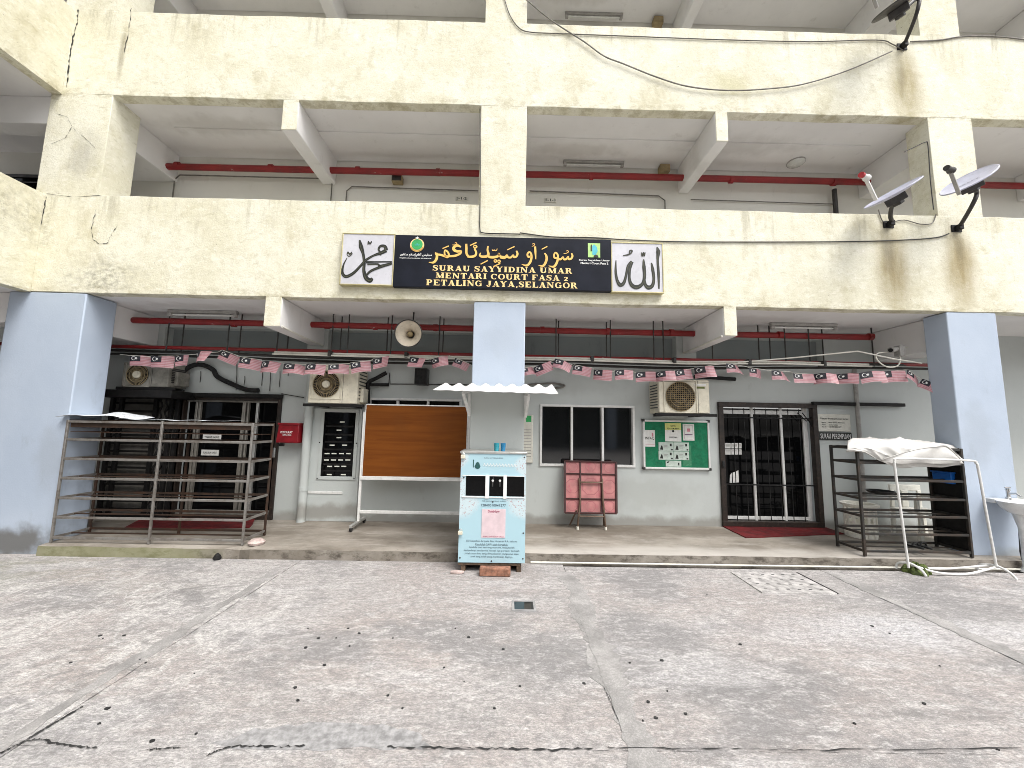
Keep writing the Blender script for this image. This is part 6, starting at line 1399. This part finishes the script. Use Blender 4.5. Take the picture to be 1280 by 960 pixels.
# plastic chair behind the rack
cx0, cx1 = at(1131, 640, 5.6).x, at(1174, 640, 5.6).x; cy = 5.6; seat = at(1150, 638, 5.6).z; btop = at(1155, 607, 5.75).z
ch = thing('plastic_chair', 'white plastic armchair standing behind the dark shoe rack', 'chair', ((cx0 + cx1) / 2, cy, PZ))
mk('seat', MB().box(cx0, cx1, cy - .2, cy + .22, seat - .025, seat).box(cx0 + .12, cx1 - .12, cy - .215, cy - .195, seat - .07, seat - .01), M['whiteplastic'], ch, bevel=.012)
mk('backrest', MB().box(cx0 + .03, cx1 - .0, cy + .22, cy + .25, btop - .09, btop).box(cx0 + .03, cx0 + .09, cy + .215, cy + .245, seat, btop - .08).box(cx1 - .06, cx1 - .0, cy + .215, cy + .245, seat, btop - .08).box((cx0 + cx1) / 2 - .05, (cx0 + cx1) / 2 + .05, cy + .218, cy + .243, seat, btop - .08), M['whiteplastic'], ch, bevel=.01)
for xx, yy in ((cx0 + .03, cy - .18), (cx1 - .03, cy - .18), (cx0 + .03, cy + .2), (cx1 - .03, cy + .2)):
    mk('leg', MB().bar((xx, yy, seat - .02), (xx + (.02 if xx > (cx0 + cx1) / 2 else -.02), yy, PZ + .001), .05, .035), M['whiteplastic'], ch, bevel=.006)
for xx in (cx0 - .0, cx1 + .0):
    mk('armrest', MB().box(xx - .03, xx + .03, cy - .2, cy + .22, seat + .17, seat + .195).box(xx - .02, xx + .02, cy - .2, cy - .15, seat - .01, seat + .171), M['whiteplastic'], ch, bevel=.008)
mk('stretcher', MB().box(cx0 + .03, cx1 - .03, cy - .19, cy - .165, seat - .2, seat - .165), M['whiteplastic'], ch, bevel=.005)

# drying rail
tr_ = thing('towel_rail', 'white tubular towel stand on the yard in front of the dark shoe rack', 'towel stand', tuple(flo(1200, 718, 0)))
r_ = .0125
L1, L0, Rr1, Rr0 = flo(1158, 722, 0), flo(1120, 712, 0), flo(1271, 726, 0), flo(1222, 714, 0)
Lm, Rm = (L0 + L1) / 2, (Rr0 + Rr1) / 2
ymid = 4.52
lt = at(1117, 573, ymid); rt = at(1221, 576, ymid); lb_ = at(1136, 712, ymid - .01); rb_ = at(1246, 712, ymid - .01)
mk('upright_frame', MB().tube(smooth_pts([lb_ + Vector((0, 0, .02)), lt.lerp(lb_, .5), lt.lerp(lb_, .08), lt + Vector((.012, 0, -.03)), lt + Vector((.05, 0, .0)), lt.lerp(rt, .5) + Vector((0, 0, .004)), rt + Vector((-.06, 0, .0)), rt + Vector((-.012, 0, -.03)), rt.lerp(rb_, .08), rt.lerp(rb_, .5), rb_ + Vector((0, 0, .02))], 4), r_, 10), M['white'], tr_)
for s, e, mdx in ((L0, L1, lb_), (Rr0, Rr1, rb_)):
    h_ = .11
    mk('foot', MB().tube(smooth_pts([s + Vector((0, 0, .012)), s + Vector((.01, -.01, .07)), s.lerp(e, .25) + Vector((0, 0, h_ - .01)), s.lerp(e, .55) + Vector((0, 0, h_)), s.lerp(e, .85) + Vector((0, 0, .07)), e + Vector((0, 0, .012))], 4), r_, 10), M['white'], tr_)
fr_ = lambda s, e, t: s.lerp(e, t) + Vector((0, 0, .095))
mk('cross_rail', MB().tube(smooth_pts([fr_(L0, L1, .7), fr_(L0, L1, .7).lerp(fr_(Rr0, Rr1, .5), .25) + Vector((0, -.02, -.06)), fr_(L0, L1, .7).lerp(fr_(Rr0, Rr1, .5), .6) + Vector((0, -.02, -.07)), fr_(Rr0, Rr1, .5)], 5), .012, 8), M['white'], tr_)
mk('cross_rail', MB().tube(smooth_pts([fr_(L0, L1, .55), fr_(L0, L1, .5).lerp(fr_(Rr0, Rr1, .3), .4) + Vector((0, .02, -.05)), fr_(Rr0, Rr1, .3)], 5), .012, 8), M['white'], tr_)
# green cloth dropped at its foot
p = flo(1149, 717, 0)
cl = MB(); rcl = random.Random(4)
def clf(u, v):
    a_ = u * 2 * pi; th_ = v * pi * .5
    rr = cos(th_) * (1 + .16 * sin(3 * a_ + 1) + .10 * sin(7 * a_)); hz = sin(th_) * (.085 + .02 * sin(5 * a_ + v * 6) + .015 * sin(11 * a_))
    return (p.x + .145 * rr * cos(a_), p.y + .02 + .10 * rr * sin(a_), .004 + hz)
cl.grid(clf, 48, 14)
tag(mk('cloth_rag', cl, M['cloth'], base=tuple(p)), 'olive green cloth crumpled at the foot of the towel stand', 'cloth')

# basin on a pedestal
YB2 = 4.62
bx0 = at(1232, 632, YB2).x + .22; bw_ = .50; bxc = bx0 + bw_ / 2; zr = at(1240, 629, YB2 - .1).z
bs_ = thing('wash_basin', 'white ceramic wash basin on a pedestal in front of the right column', 'basin', (bxc, YB2, 0))
prof = [(.09, -.15), (.15, -.13), (.215, -.08), (.245, -.03), (.25, 0), (.235, .004), (.215, -.01), (.17, -.08), (.06, -.12)]
lm = MB().lathe(prof, (0, 0, 0), n=36)
lm.v = [(bxc + v[0], YB2 + v[1] * .78, zr + v[2]) for v in lm.v]
mk('bowl', lm, M['ceramic'], bs_)
mk('splash_back', MB().box(bxc - .2, bxc + .2, YB2 + .12, D + .004 - .006, zr - .04, zr + .012), M['ceramic'], bs_, bevel=.01)
mk('pedestal', MB().lathe([(.075, 0), (.065, .02), (.042, .06), (.036, .3), (.042, .5), (.08, zr - .13)], (bxc - .02, YB2 + .02, .002), n=20), M['ceramic'], bs_)
tp_ = mk('tap', MB().lathe([(.026, 0), (.026, .02), (.018, .03), (.018, .10), (.024, .105), (.02, .13)], (bxc + .0, YB2 + .14, zr + .01), n=14).tube([(bxc, YB2 + .14, zr + .075), (bxc - .0, YB2 + .06, zr + .09), (bxc - .0, YB2 + .02, zr + .06)], .012, 10), M['chrome'], bs_)
mk('tap_handle', MB().bar((bxc - .035, YB2 + .14, zr + .15), (bxc + .035, YB2 + .14, zr + .15), .018, .014), M['chrome'], tp_, bevel=.004)
pipe('waste_pipe', [(bxc + .06, YB2 + .1, zr - .2), (bxc + .06, YB2 + .12, .2), (bxc + .05, YB2 + .1, .03), (bxc + .3, YB2 + .06, .03)], .02, M['darkgrey'], 'dark waste pipe behind the basin pedestal', 'pipe')
# plastic pipe along the kerb
a, b = flo(664, 706, .03), flo(1118, 713, .03)
pipe('plastic_pipe', [(a.x, 4.672, .022), (2.2, 4.672, .020), (4.4, 4.67, .022), (7.5, 4.67, .022)], .011, M['plastic'], 'long white plastic pipe lying along the foot of the kerb', 'pipe')
# perforated concrete drain cover
q = [flo(*k, 0) for k in ((925, 721), (985, 715), (1043, 743), (945, 741))]
dcx0, dcx1, dcy0, dcy1 = 2.55, 3.30, 3.96, 4.50
dc = thing('drain_cover', 'square concrete drain cover with rows of holes near the kerb', 'drain cover', (dcx0, dcy0, 0))
mk('cover_slab', MB().box(dcx0, dcx1, dcy0, dcy1, -.02, .010), simple('drain_cover_cement', (.43, .415, .405), .9, var=.22, scale=12, bump=.4, dirt=((.2, .19, .18), .5)), dc, bevel=.004)
hp = None
for i in range(6):
    for j in range(4):
        xx, yy = dcx0 + .09 + i * .114, dcy0 + .08 + j * .13
        if hp is None: hp = mk('lifting_hole', MB().zprism([(xx - .016, yy - .007), (xx + .016, yy - .007), (xx + .016, yy + .007), (xx - .016, yy + .007)], .008, .0115), M['gum'], dc)
        else: dup_child(hp, dc, (i * .114, j * .13, 0))
mk('edge_bar', MB().box(dcx1, dcx1 + .012, dcy0, dcy1, -.02, .014), M['darkgrey'], dc)
